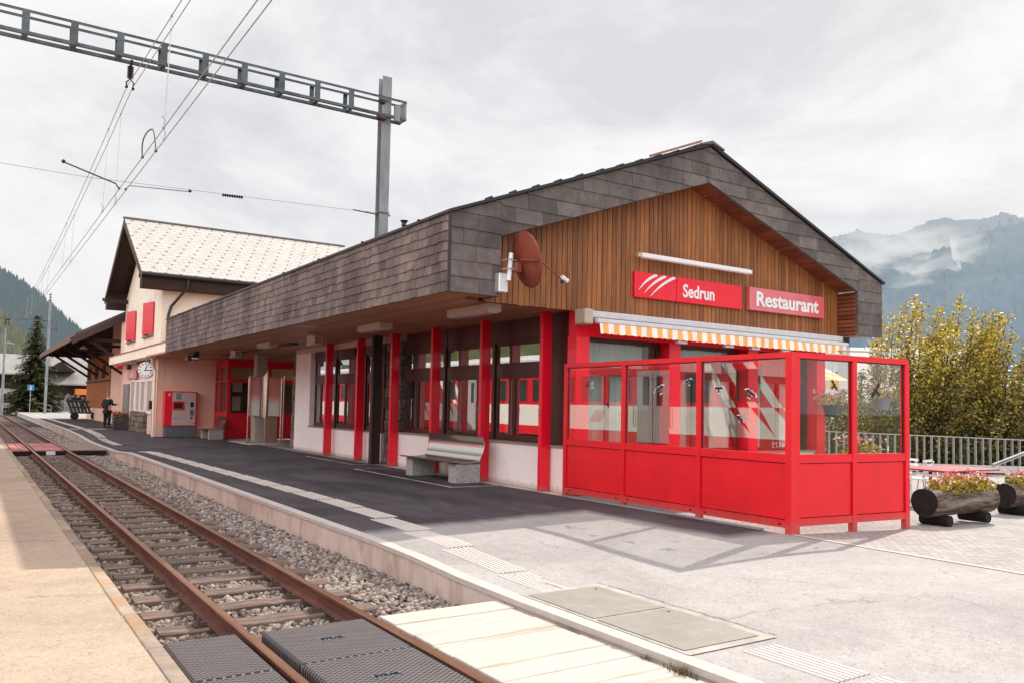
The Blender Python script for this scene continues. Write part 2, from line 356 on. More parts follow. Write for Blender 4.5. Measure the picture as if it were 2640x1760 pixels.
def rooftile(name, c1, c2, dots=True, su=.42, sv=.36):
    m, nt, ns, ls = newmat(name)
    uv = ns.new('ShaderNodeUVMap')
    sep = ns.new('ShaderNodeSeparateXYZ'); L(ls, uv.outputs[0], sep.inputs[0])
    u, w = sep.outputs[0], sep.outputs[1]
    row = math_(ns, ls, 'FLOOR', math_(ns, ls, 'DIVIDE', w, sv))
    fw = math_(ns, ls, 'FRACT', math_(ns, ls, 'DIVIDE', w, sv))
    off = math_(ns, ls, 'MULTIPLY', row, .5)
    fu = math_(ns, ls, 'FRACT', math_(ns, ls, 'ADD', math_(ns, ls, 'DIVIDE', u, su), off))
    line = math_(ns, ls, 'MAXIMUM', math_(ns, ls, 'LESS_THAN', fw, .09), math_(ns, ls, 'LESS_THAN', fu, .045))
    n = noise(ns, ls, uv.outputs[0], 1.2, 6); 
    c = mixc(ns, ls, line, ramp(ns, ls, n, [(.3, c1), (.7, c2)]), tuple(x*.62 for x in c1))
    mps = ns.new('ShaderNodeMapping'); mps.inputs['Scale'].default_value = (1.6, .16, 1); L(ls, uv.outputs[0], mps.inputs[0])
    c = mixc(ns, ls, 1, c, ramp(ns, ls, noise(ns, ls, mps.outputs[0], 1.5, 8, .7), [(.3, .90), (.65, 1.03)]), 'MULTIPLY')
    if dots:
        # dark hooks on every tile corner of every second row
        r2 = math_(ns, ls, 'FLOOR', math_(ns, ls, 'DIVIDE', w, .52))
        gw = math_(ns, ls, 'SUBTRACT', math_(ns, ls, 'FRACT', math_(ns, ls, 'DIVIDE', w, .52)), .5)
        gu = math_(ns, ls, 'SUBTRACT', math_(ns, ls, 'FRACT', math_(ns, ls, 'ADD', math_(ns, ls, 'DIVIDE', u, .62), math_(ns, ls, 'MULTIPLY', r2, .33))), .5)
        dd = math_(ns, ls, 'SQRT', math_(ns, ls, 'ADD', math_(ns, ls, 'POWER', math_(ns, ls, 'MULTIPLY', gw, .52), 2), math_(ns, ls, 'POWER', math_(ns, ls, 'MULTIPLY', gu, .62), 2)))
        c = mixc(ns, ls, math_(ns, ls, 'LESS_THAN', dd, .065), c, (.10, .08, .085))
    out(ns, ls, principled(ns, ls, c, .6, 0, .4, fw, .3, .02)); return m
M['tile_white'] = rooftile('pale roof tiles', (.44, .42, .39), (.52, .49, .46))
M['tile_brown'] = rooftile('brown roof tiles', (.13, .09, .08), (.2, .15, .13), False)
M['tile_far'] = rooftile('dull grey roof tiles', (.27, .25, .245), (.36, .34, .33), False, .5, .4)
M['tile_grey'] = rooftile('pale grey roof tiles', (.50, .46, .44), (.60, .56, .54), False, .3, .28)

def poster(name, top, bot, zmid):
    m, nt, ns, ls = newmat(name)
    v = coords(ns, ls, (1, 1, 1), 'Position'); sep = ns.new('ShaderNodeSeparateXYZ'); L(ls, v, sep.inputs[0])
    br = N(ns, 'ShaderNodeTexBrick', i_Scale=3.1); L(ls, v, br.inputs['Vector'])
    f = math_(ns, ls, 'MULTIPLY', math_(ns, ls, 'SUBTRACT', sep.outputs[2], zmid), 3.0, None, True)
    f2 = math_(ns, ls, 'MULTIPLY', noise(ns, ls, v, 3, 3), .5)
    c = mixc(ns, ls, f, bot, mixc(ns, ls, f2, top, (.65, .4, .42)))
    out(ns, ls, principled(ns, ls, c, .25)); return m
M['poster_a'] = poster('faded red and white poster', (.92, .30, .36), (.95, .92, .90), 1.55)
M['poster_b'] = poster('orange red poster', (.95, .32, .22), (.95, .92, .90), 1.5)

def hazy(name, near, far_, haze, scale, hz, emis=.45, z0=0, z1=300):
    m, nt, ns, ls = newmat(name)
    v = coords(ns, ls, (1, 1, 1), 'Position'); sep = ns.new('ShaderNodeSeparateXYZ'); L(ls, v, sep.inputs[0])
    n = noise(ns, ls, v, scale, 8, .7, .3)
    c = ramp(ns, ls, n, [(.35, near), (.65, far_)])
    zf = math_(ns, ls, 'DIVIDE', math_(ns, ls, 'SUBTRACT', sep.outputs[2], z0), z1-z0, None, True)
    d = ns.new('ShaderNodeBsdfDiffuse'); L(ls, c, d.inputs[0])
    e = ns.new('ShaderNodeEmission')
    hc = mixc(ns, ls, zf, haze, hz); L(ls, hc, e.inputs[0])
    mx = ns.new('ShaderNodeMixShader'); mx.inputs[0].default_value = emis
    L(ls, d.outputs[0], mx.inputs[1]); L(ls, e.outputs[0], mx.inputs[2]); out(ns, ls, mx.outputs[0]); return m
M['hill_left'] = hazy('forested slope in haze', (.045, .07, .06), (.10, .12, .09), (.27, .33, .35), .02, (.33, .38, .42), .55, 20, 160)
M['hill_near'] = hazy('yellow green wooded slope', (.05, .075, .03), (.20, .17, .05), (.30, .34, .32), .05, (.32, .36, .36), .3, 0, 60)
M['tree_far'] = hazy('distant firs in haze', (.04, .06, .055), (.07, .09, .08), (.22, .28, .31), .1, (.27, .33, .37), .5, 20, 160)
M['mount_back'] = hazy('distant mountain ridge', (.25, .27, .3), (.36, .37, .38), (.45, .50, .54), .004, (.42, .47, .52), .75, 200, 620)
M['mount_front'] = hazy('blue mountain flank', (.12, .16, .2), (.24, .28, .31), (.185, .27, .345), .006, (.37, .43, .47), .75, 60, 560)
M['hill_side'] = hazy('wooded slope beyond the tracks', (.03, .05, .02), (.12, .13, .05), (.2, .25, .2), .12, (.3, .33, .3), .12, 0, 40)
def mistmat():
    m, nt, ns, ls = newmat('mountain mist')
    uv = ns.new('ShaderNodeUVMap')
    sep = ns.new('ShaderNodeSeparateXYZ'); L(ls, uv.outputs[0], sep.inputs[0])
    n = noise(ns, ls, uv.outputs[0], 3.2, 7, .56, .25)
    def fall(a):   # 1 in the middle, 0 at both borders
        return math_(ns, ls, 'MULTIPLY', math_(ns, ls, 'MULTIPLY', a, math_(ns, ls, 'SUBTRACT', 1, a)), 4, None, True)
    f = math_(ns, ls, 'MULTIPLY', fall(sep.outputs[0]), fall(sep.outputs[1]))
    f = math_(ns, ls, 'MULTIPLY', math_(ns, ls, 'POWER', f, .6), n)
    a = ramp(ns, ls, f, [(.24, 0), (.64, .78)])
    e = ns.new('ShaderNodeEmission'); e.inputs[0].default_value = (.82, .83, .83, 1)
    t = ns.new('ShaderNodeBsdfTransparent'); mx = ns.new('ShaderNodeMixShader')
    L(ls, a, mx.inputs[0]); L(ls, t.outputs[0], mx.inputs[1]); L(ls, e.outputs[0], mx.inputs[2]); out(ns, ls, mx.outputs[0]); return m
M['mist'] = mistmat()

# ------------------------------------------------------------------ mesh builder
class MB:
    def __init__(s): s.v = []; s.f = []; s.uv = None; s.mi = []
    def add(s, vs, fs, mi=0):
        b = len(s.v); s.v += [tuple(p) for p in vs]; s.f += [tuple(b+i for i in f) for f in fs]; s.mi += [mi]*len(fs); return s
    def box(s, x0, x1, y0, y1, z0, z1, mi=0, rot=None, c=None):
        vs = [V((x, y, z)) for z in (z0, z1) for y in (y0, y1) for x in (x0, x1)]
        if rot is not None:
            c = c or V(((x0+x1)/2, (y0+y1)/2, (z0+z1)/2)); vs = [rot @ (p-c)+c for p in vs]
        return s.add(vs, [(0, 2, 3, 1), (4, 5, 7, 6), (0, 1, 5, 4), (2, 6, 7, 3), (0, 4, 6, 2), (1, 3, 7, 5)], mi)
    def bbox(s, x0, x1, y0, y1, z0, z1, b=.01, mi=0):
        """box with chamfered edges"""
        bm = bmesh.new(); bmesh.ops.create_cube(bm, size=1)
        for v in bm.verts: v.co = V(((x0+x1)/2+v.co.x*(x1-x0), (y0+y1)/2+v.co.y*(y1-y0), (z0+z1)/2+v.co.z*(z1-z0)))
        bmesh.ops.bevel(bm, geom=bm.edges[:], offset=b, segments=1, affect='EDGES')
        s.bm(bm, mi=mi); return s
    def bm(s, bm, mat=None, mi=0):
        bm.verts.index_update()
        vs = [(mat @ v.co if mat else v.co) for v in bm.verts]
        s.add(vs, [[v.index for v in f.verts] for f in bm.faces], mi); bm.free(); return s
    def beam(s, a, b, w, h, up=V((0, 0, 1)), mi=0):
        a = V(a); b = V(b); d = (b-a).normalized(); u = V(up); u = u - d*u.dot(d)
        if u.length < 1e-4: u = V((1, 0, 0))
        u.normalize(); r = d.cross(u)
        vs = []
        for p in (a, b):
            for (i, j) in ((-1, -1), (1, -1), (1, 1), (-1, 1)): vs.append(p+r*i*w/2+u*j*h/2)
        return s.add(vs, [(3, 2, 1, 0), (4, 5, 6, 7), (0, 1, 5, 4), (1, 2, 6, 5), (2, 3, 7, 6), (3, 0, 4, 7)], mi)
    def tube(s, pts, r, n=8, mi=0, caps=True):
        pts = [V(p) for p in pts]; rs = r if isinstance(r, (list, tuple)) else [r]*len(pts)
        vs = []; prev = None
        for i, p in enumerate(pts):
            d = (pts[min(i+1, len(pts)-1)]-pts[max(i-1, 0)]).normalized()
            u = prev if prev is not None else (V((0, 0, 1)) if abs(d.z) < .9 else V((1, 0, 0)))
            u = (u-d*u.dot(d)).normalized(); prev = u; w = d.cross(u)
            for k in range(n):
                a = 2*PI*k/n; vs.append(p+(u*math.cos(a)+w*math.sin(a))*rs[i])
        fs = []
        for i in range(len(pts)-1):
            for k in range(n): fs.append((i*n+k, i*n+(k+1) % n, (i+1)*n+(k+1) % n, (i+1)*n+k))
        if caps: fs += [tuple(range(n-1, -1, -1)), tuple((len(pts)-1)*n+k for k in range(n))]
        return s.add(vs, fs, mi)
    def lathe(s, prof, n=16, c=(0, 0, 0), axis=None, mi=0):
        c = V(c); Mx = (V((0, 0, 1)).rotation_difference(V(axis)).to_matrix() if axis is not None else Matrix.Identity(3))
        vs = []
        for (r, z) in prof:
            for k in range(n):
                a = 2*PI*k/n; vs.append(c+Mx @ V((r*math.cos(a), r*math.sin(a), z)))
        fs = []
        for i in range(len(prof)-1):
            for k in range(n): fs.append((i*n+k, i*n+(k+1) % n, (i+1)*n+(k+1) % n, (i+1)*n+k))
        fs += [tuple(range(n-1, -1, -1)), tuple((len(prof)-1)*n+k for k in range(n))]
        return s.add(vs, fs, mi)
    def prism(s, poly, d, mi=0):
        """poly list of V, extruded by vector d"""
        n = len(poly); vs = [V(p) for p in poly]+[V(p)+V(d) for p in poly]
        fs = [tuple(range(n-1, -1, -1)), tuple(range(n, 2*n))]+[(i, (i+1) % n, n+(i+1) % n, n+i) for i in range(n)]
        return s.add(vs, fs, mi)
    def ball(s, c, r, sub=1, sq=(1, 1, 1), jit=0, mi=0):
        bm = bmesh.new(); bmesh.ops.create_icosphere(bm, subdivisions=sub, radius=1)
        c = V(c)
        for v in bm.verts:
            k = r*(1+random.uniform(-jit, jit)); v.co = V((v.co.x*k*sq[0], v.co.y*k*sq[1], v.co.z*k*sq[2]))+c
        return s.bm(bm, mi=mi)
def clip_poly(poly, region):
    """Sutherland-Hodgman, both 2-D, region convex counter-clockwise"""
    outp = poly
    for i in range(len(region)):
        a = region[i]; b = region[(i+1) % len(region)]; inp = outp; outp = []
        if not inp: break
        def side(p): return (b[0]-a[0])*(p[1]-a[1])-(b[1]-a[1])*(p[0]-a[0])
        for j in range(len(inp)):
            p = inp[j]; q = inp[(j+1) % len(inp)]; sp, sq = side(p), side(q)
            if sp >= 0: outp.append(p)
            if (sp > 0 > sq) or (sp < 0 < sq):
                t = sp/(sp-sq); outp.append((p[0]+(q[0]-p[0])*t, p[1]+(q[1]-p[1])*t))
    return outp
def shingles(mb, region, origin, ux, uy, n, tw, th, tilt=.012, jit=.006, gap=.003):
    """overlapping shingles over a convex 2-D region; plane origin + ux*s + uy*t, outward normal n"""
    origin, ux, uy, n = V(origin), V(ux), V(uy), V(n)
    s0 = min(p[0] for p in region); s1 = max(p[0] for p in region)
    t0 = min(p[1] for p in region); t1 = max(p[1] for p in region)
    r = 0; t = t0
    while t < t1-1e-4:
        s = s0-tw*((r % 2)*.5+random.uniform(0, .15))
        while s < s1:
            w = tw*random.uniform(.9, 1.1); dz = random.uniform(-jit, jit); j2 = random.uniform(-jit, jit)
            q = [(s+gap, t+dz), (s+w-gap, t+dz+j2*.5), (s+w-gap, t+th*1.02), (s+gap, t+th*1.02)]
            q = clip_poly(q, region)
            if len(q) >= 3:
                lift = random.uniform(0, .004)
                top = [origin+ux*a+uy*b+n*(.004+lift+tilt*max(0, 1-(b-t)/th)) for a, b in q]
                bot = [origin+ux*a+uy*b for a, b in q]
                k = len(q)
                mb.add(top+bot, [tuple(range(k))]+[(k+i, k+(i+1) % k, (i+1) % k, i) for i in range(k)])
            s += w
        t += th; r += 1

def obj(name, mb, mat, parent=None, world=True, smooth=False, uv=None, label=None, kind=None):
    me = bpy.data.meshes.new(name)
    if isinstance(mb, MB):
        me.from_pydata(mb.v, [], mb.f)
        mats = mat if isinstance(mat, (list, tuple)) else [mat]
        for m in mats: me.materials.append(M[m] if isinstance(m, str) else m)
        if len(mats) > 1:
            for p, i in zip(me.polygons, mb.mi): p.material_index = i
    else:
        me = mb; me.name = name; me.materials.clear(); me.materials.append(M[mat] if isinstance(mat, str) else mat)
    if uv:
        l = me.uv_layers.new(name='UVMap')
        for lp in me.loops: l.data[lp.index].uv = uv(me.vertices[lp.vertex_index].co)
    if smooth:
        for p in me.polygons: p.use_smooth = True
        if smooth != 'all' and hasattr(me, 'set_sharp_from_angle'): me.set_sharp_from_angle(angle=math.radians(40))
    me.update()
    o = bpy.data.objects.new(name, me); col.objects.link(o)
    if parent is not None:
        o.parent = parent
        if world:
            p = parent; t = V((0, 0, 0))
            while p is not None: t += p.location; p = p.parent
            o.location = -t
    if label: o['label'] = label
    if kind: o['kind'] = kind
    return o
def tag(o, label, cat, group=None):
    o['label'] = label; o['category'] = cat
    if group: o['group'] = group
    return o
def thing(name, label, cat, loc=(0, 0, 0), rz=0, group=None):
    o = bpy.data.objects.new(name, None); o.empty_display_size = .2; col.objects.link(o); o.location = loc; o.rotation_euler = (0, 0, rz)
    return tag(o, label, cat, group)
def struct(name, mb, mat, **k):
    o = obj(name, mb, mat, **k); o['kind'] = 'structure'; return o
def dup(o, parent=None, loc=None, rz=None, label=None):
    c = o.copy(); col.objects.link(c)
    if parent is not None: c.parent = parent
    if loc is not None: c.location = loc
    if rz is not None: c.rotation_euler = (0, 0, rz)
    if label: c['label'] = label
    for ch in list(o.children): dup(ch, c)
    return c
def textmesh(s, size, depth=.004, sx=1, bold=0, align='LEFT'):
    cu = bpy.data.curves.new('text', 'FONT'); cu.body = s; cu.size = size; cu.extrude = depth; cu.offset = bold; cu.align_x = align; cu.resolution_u = 3
    o = bpy.data.objects.new('text', cu); col.objects.link(o)
    bpy.context.view_layer.update()
    me = bpy.data.meshes.new_from_object(o.evaluated_get(bpy.context.evaluated_depsgraph_get()))
    bpy.data.objects.remove(o); 
    mb = MB(); mb.add([(v.co.x*sx, v.co.y, v.co.z) for v in me.vertices], [tuple(p.vertices) for p in me.polygons])
    return mb
def place(mb, o, ux, uy, un):
    o, ux, uy, un = V(o), V(ux), V(uy), V(un)
    mb.v = [tuple(o+ux*p[0]+uy*p[1]+un*p[2]) for p in mb.v]; return mb
X_, Y_, Z_ = V((1, 0, 0)), V((0, 1, 0)), V((0, 0, 1))

# ------------------------------------------------------------------ camera, sun, sky
CM = [[0.834, -0.5516, 0], [0, 0, -1], [0.55, 0.83, 0]]
def cam_rot(a, b, c):
    Ry = Matrix(((math.cos(a), -math.sin(a), 0), (math.sin(a), math.cos(a), 0), (0, 0, 1)))
    Mm = Matrix(((1, 0, 0), (0, 0, -1), (0, 1, 0)))
    Rp = Matrix(((1, 0, 0), (0, math.cos(b), math.sin(b)), (0, -math.sin(b), math.cos(b))))
    Rr = Matrix(((math.cos(c), -math.sin(c), 0), (math.sin(c), math.cos(c), 0), (0, 0, 1)))
    return Rr @ Rp @ Mm @ Ry
R_ = cam_rot(.584211447, .0528276298, .0200645424)
cam = bpy.data.cameras.new('camera'); co = bpy.data.objects.new('camera', cam); col.objects.link(co)
right, down, fwd = R_[0], R_[1], R_[2]
mt = Matrix(((right[0], -down[0], -fwd[0], 0), (right[1], -down[1], -fwd[1], 0), (right[2], -down[2], -fwd[2], 1.6), (0, 0, 0, 1)))
co.matrix_world = mt
cam.lens = 2118.46/2640*36; cam.sensor_width = 36
cam.shift_x = (1320-1323.43)/2640; cam.shift_y = (935.38-880)/2640
cam.clip_start = .05; cam.clip_end = 20000
sc.camera = co
sc.view_settings.view_transform = 'Standard'; sc.view_settings.look = 'None'; sc.view_settings.exposure = 0; sc.view_settings.gamma = 1
try:
    sc.cycles.max_bounces = 8; sc.cycles.transparent_max_bounces = 16; sc.cycles.caustics_reflective = False
except Exception: pass
SUN = V((1.18, .36, 1.0)).normalized()
sl = bpy.data.lights.new('sun', 'SUN'); sl.energy = 5.0; sl.angle = math.radians(.5); sl.color = (1, .91, .80)
so = bpy.data.objects.new('sun', sl); col.objects.link(so); so.rotation_euler = SUN.to_track_quat('Z', 'Y').to_euler(); so.location = (20, 10, 30)
w = bpy.data.worlds.new('World'); sc.world = w; w.use_nodes = True
nt = w.node_tree; ns = nt.nodes; ls = nt.links; ns.clear()
sky = ns.new('ShaderNodeTexSky'); sky.sky_type = 'NISHITA'; sky.sun_disc = False
sky.sun_elevation = math.asin(SUN.z); sky.sun_rotation = math.atan2(SUN.x, SUN.y)
bg1 = ns.new('ShaderNodeBackground'); bg1.inputs[1].default_value = .1; L(ls, sky.outputs[0], bg1.inputs[0])
tc = ns.new('ShaderNodeTexCoord')
mp = ns.new('ShaderNodeMapping'); mp.inputs['Scale'].default_value = (1, 1, 1.9); mp.inputs['Location'].default_value = (.35, .1, .0); L(ls, tc.outputs['Generated'], mp.inputs[0])
n1 = noise(ns, ls, mp.outputs[0], 2.1, 9, .58, .5)
n2 = noise(ns, ls, mp.outputs[0], 7.0, 8, .62, .4)
nn = math_(ns, ls, 'ADD', math_(ns, ls, 'MULTIPLY', n1, .72), math_(ns, ls, 'MULTIPLY', n2, .28))
cl = ramp(ns, ls, nn, [(.37, (.76, .755, .775)), (.44, (.87, .865, .88)), (.50, (.965, .955, .955)), (.57, (1.03, 1.015, 1.0))])
sep = ns.new('ShaderNodeSeparateXYZ'); L(ls, tc.outputs['Generated'], sep.inputs[0])
hz = math_(ns, ls, 'MULTIPLY', math_(ns, ls, 'SUBTRACT', .30, sep.outputs[2]), 2.4, None, True)
lf = math_(ns, ls, 'MULTIPLY', math_(ns, ls, 'SUBTRACT', .45, sep.outputs[0]), 2.0, None, True)   # greyer low over the valley head
cl = mixc(ns, ls, math_(ns, ls, 'MULTIPLY', math_(ns, ls, 'MULTIPLY', hz, lf), .35), cl, (.74, .74, .76))
bg2 = ns.new('ShaderNodeBackground'); bg2.inputs[1].default_value = 1.0; L(ls, cl, bg2.inputs[0])
# overcast sky boosted overhead and behind the viewer, unseen, as fill for shaded walls
zb = math_(ns, ls, 'MULTIPLY', math_(ns, ls, 'SUBTRACT', sep.outputs[2], .48), 1.6, None, True)
dt = ns.new('ShaderNodeVectorMath'); dt.operation = 'DOT_PRODUCT'; L(ls, tc.outputs['Generated'], dt.inputs[0]); dt.inputs[1].default_value = (-.85, -.53, .0)
bb = math_(ns, ls, 'MULTIPLY', dt.outputs['Value'], 1.5, None, True)
L(ls, math_(ns, ls, 'ADD', math_(ns, ls, 'MULTIPLY_ADD', zb, .35, 1.0), math_(ns, ls, 'MULTIPLY', bb, 1.5)), bg2.inputs[1])
mx = ns.new('ShaderNodeMixShader'); mx.inputs[0].default_value = .94
L(ls, bg1.outputs[0], mx.inputs[1]); L(ls, bg2.outputs[0], mx.inputs[2])
wo = ns.new('ShaderNodeOutputWorld'); L(ls, mx.outputs[0], wo.inputs[0])

# ------------------------------------------------------------------ ground
FA, FB = V((17.2, 23.5)), V((31.4, 14.1))       # fence line behind the terrace
def beyond(x, y):
    """distance past the fence line (positive = on the valley side)"""
    d = (FB-FA).normalized(); n = V((-d.y, d.x))
    return (V((x, y))-FA).dot(n)
def frange(a, b, s):
    o_ = []; 
    while a < b-1e-6: o_.append(a); a += s
    return o_+[b]
def sheet(ys, xf, nx, zf):
    mb = MB(); rows = []
    for y in ys:
        x0, x1 = xf(y); rows.append([(x0+(x1-x0)*i/nx, y) for i in range(nx+1)])
    for r in rows:
        for (x, y) in r: mb.v.append((x, y, zf(x, y)))
    for j in range(len(rows)-1):
        for i in range(nx):
            a = j*(nx+1)+i; mb.f.append((a, a+1, a+nx+2, a+nx+1)); mb.mi.append(0)
    return mb
ys = frange(-6, 48, .5)+frange(50, 170, 4)
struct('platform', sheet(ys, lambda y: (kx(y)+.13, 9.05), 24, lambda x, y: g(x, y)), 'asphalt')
struct('forecourt', sheet(frange(-14, 60, 1.0), lambda y: (9.05, 40), 40, lambda x, y: g(x, y)-(0 if beyond(x, y) < .4 or x < 16.9 else min(5, (beyond(x, y)-.4)*1.2))), 'cobble')
struct('street', sheet(frange(60, 172, 8), lambda y: (9.05, 26), 6, lambda x, y: g(9.05, y)-.02), 'asphalt')
# line between asphalt and setts: pale edge strip
mb = MB()
for y0 in frange(-12, 6.5, .5):
    y1 = y0+.5; mb.add([(9.02, y0, g(9.02, y0)+.006), (9.13, y0, g(9.13, y0)+.006), (9.13, y1, g(9.13, y1)+.006), (9.02, y1, g(9.02, y1)+.006)], [(0, 1, 2, 3)])
struct('paving_edge', mb, 'kerbtop')
# kerb: coping and wall, real step down to the ballast
mb = MB(); mw = MB()
ks = frange(-6, 170, 1.0)
for i, (y0, y1) in enumerate(zip(ks, ks[1:])):
    x0, x1 = kx(y0), kx(y1); a, b = g(x0, y0)+.004, g(x1, y1)+.004
    t = .018
    vs = [(x0-.015, y0, a), (x0+.13, y0, a), (x1+.13, y1, b), (x1-.015, y1, b), (x0-.015, y0, a-.05), (x0+.13, y0, a-.05), (x1+.13, y1, b-.05), (x1-.015, y1, b-.05)]
    mb.add(vs, [(0, 1, 2, 3), (0, 3, 7, 4), (4, 7, 6, 5), (0, 4, 5, 1), (3, 2, 6, 7)])
ks = [-6, 2.2, 4.2, 6.2]+frange(9.05, 26, 2.45)+[27, 30, 36, 42, 48, 60, 75, 90, 110, 130, 170]
for y0, y1 in zip(ks, ks[1:]):
    n = max(1, int((y1-y0)/1.0)); 
    for k in range(n):
        a0 = y0+(y1-y0)*k/n; a1 = y0+(y1-y0)*(k+1)/n
        if k == 0: a0 += .006
        if k == n-1: a1 -= .006
        x0, x1 = kx(a0), kx(a1); za, zb = g(x0, a0)-.046, g(x1, a1)-.046
        mw.add([(x0, a0, -.9), (x1, a1, -.9), (x1, a1, zb), (x0, a0, za), (x0+.12, a0, -.9), (x1+.12, a1, -.9), (x1+.12, a1, zb), (x0+.12, a0, za)],
               [(3, 2, 1, 0), (0, 4, 7, 3), (1, 2, 6, 5)])
struct('kerb', mb, 'kerbtop'); struct('kerb_face', mw, 'concrete')
# left platform
def gl(x, y): return -.125 if y < 30.2 or y > 36.5 else -.135
struct('left_platform', sheet(frange(-12, 170, 2), lambda y: (-1.15, 1.10), 4, lambda x, y: -.125), 'asphalt_left')
mb = MB(); y = -8.0
while y < 60:
    l = random.uniform(.75, 1.25); jx = random.uniform(-.012, .012); z = -.118+random.uniform(-.004, .004)
    mb.bbox(1.095+jx, 1.215+jx, y+.006, y+l-.006, -.5, z, .012); y += l
struct('left_kerb', mb, 'left_kerbstone') if 'left_kerbstone' in M else None
M['left_kerbstone'] = pm('tan kerb stones', (.46, .37, .30), .9, .2, 4, (.42, .25, .13), 1.3, (.45, .62), .4, 40, island=.35)
struct('left_kerb', mb, 'left_kerbstone')
mb = MB(); mb.box(-1.15, 1.10, 17.75, 17.81, -.12, -.1215); struct('platform_joint', mb, 'concrete')
# track bed and far ground
mb = sheet(frange(-8, 172, 1), lambda y: (1.16, 4.5), 10, lambda x, y: -.345+random.uniform(-.012, .012)-(.03 if x > 3.5 else 0))
struct('track_bed', mb, 'bed')
mb = sheet([-10, 60, 200], lambda y: (-60, -1.2), 6, lambda x, y: -.40); struct('far_track_bed', mb, 'bed')
mb = MB(); mb.add([(-6000, -3000, -5.2), (8000, -3000, -5.2), (8000, 9000, -5.2), (-6000, 9000, -5.2)], [(0, 1, 2, 3)])
M['meadow'] = pm('valley meadow', (.16, .15, .06), .95, .3, .05, (.1, .12, .05), .02); struct('ground', mb, 'meadow')
mb = sheet([150, 172, 420, 900], lambda y: (-120, 60), 8, lambda x, y: 0.0 if y < 160 else .02*(y-160)-.3); struct('valley_floor', mb, 'meadow')
# concrete pit frame and cover plates beside the crossing
mb = MB(); zz = -.079
def slab(mb, x0, x1, y0, y1, dz, th=.02):
    mb.add([(x0, y0, g(x0, y0)+dz), (x1, y0, g(x1, y0)+dz), (x1, y1, g(x1, y1)+dz), (x0, y1, g(x0, y1)+dz)], [(0, 1, 2, 3)])
slab(mb, 4.19, 5.11, 4.08, 6.18, .008); struct('pit_frame', mb, pm('pit rim concrete', (.44, .40, .37), .9, .2, 5, (.32, .29, .26), 2))
for k, (a, b) in enumerate(((4.17, 5.13), (5.16, 6.08))):
    mb = MB(); slab(mb, 4.23, 5.01, a, b, .013)
    o = obj('cover_plate', mb, 'plate')
    tag(o, ['ribbed grey cover plate in the paving, nearer the bottom edge', 'ribbed grey cover plate in the paving, next to the striped guide line'][k], 'cover plate', 'cover plates beside the track crossing')
    mb = MB()
    px, py = 4.92, b-.1; mb.lathe([(.012, 0), (.012, .002)], 10, (px, py, g(px, py)+.014))
    obj('lifting_hole', mb, 'black', o)
mb = MB()
pts = [(5.115, y) for y in frange(4.12, 6.2, .07)]
for (a, b) in zip(pts, pts[1:]):
    j = random.uniform(-.008, .008); mb.add([(a[0]+j, a[1], g(*a)+.012), (a[0]+.012+j*2, a[1], g(*a)+.012), (b[0]+.012+j, b[1], g(*b)+.012), (b[0]+j, b[1], g(*b)+.012)], [(0, 1, 2, 3)])
struct('paving_crack', mb, 'black')
# tactile guide strips: seven thin ribs per module
mb = MB()
def module(y0, y1, x0, n=7, w=.023, p=.052, broken=0):
    for i in range(n):
        xx = x0+i*p; a = y0; 
        if broken and random.random() < broken: a = y0+(y1-y0)*random.uniform(.3, .6)
        ya = a+.015; yb = y1-.015; m_ = max(1, int((yb-ya)/.3)); b0 = len(mb.v)
        for j in range(m_+1):
            yy_ = ya+(yb-ya)*j/m_; zz2 = g(xx, yy_)+.009
            for (dx, dz) in ((0, -.02), (.003, 0), (w-.003, 0), (w, -.02)): mb.v.append((xx+dx, yy_, zz2+dz))
        for j in range(m_):
            for q in range(3): p_ = b0+j*4+q; mb.f.append((p_, p_+1, p_+5, p_+4)); mb.mi.append(0)
y = 6.95
for k in range(17):
    x0 = 4.49+min(.38, max(0, (y-6.95)*.093)); 
    if y > 12.5: x0 -= (y-12.5)*.024
    module(y, y+1.22, x0, broken=.0 if k > 1 else .15); y += 1.25
module(6.12, 6.92, 4.44, broken=.25)
for (y0, x0) in ((3.2, 4.60), (2.3, 4.62), (1.2, 4.62)): module(y0, y0+(.78 if y0 > 3 else .85), x0)
for k in range(4): module(33.6+k*1.2, 34.7+k*1.2, 4.58, 6)
for k in range(7): module(38.8+k*1.2, 39.9+k*1.2, 4.66+k*.04)
for k in range(14): module(48.8+k*2.5, 51.2+k*2.5, 4.95, 6)
struct('tactile_strip', mb, 'marking')
mb = MB(); slab(mb, 4.4, 6.1, 47.6, 48.2, .006); struct('platform_edge_line', mb, 'marking')
mb = MB()
slab(mb, 7.92, 7.99, 14.1, 19.0, .006); slab(mb, 7.99, 9.12, 14.1, 14.17, .006); slab(mb, 7.99, 8.9, 18.93, 19.0, .006)
slab(mb, 8.45, 8.52, 20.3, 24.0, .006); slab(mb, 8.52, 9.1, 20.3, 20.37, .006)
slab(mb, 9.05, 9.36, 12.1, 19.7, .005)
struct('paving_border', mb, 'concrete')

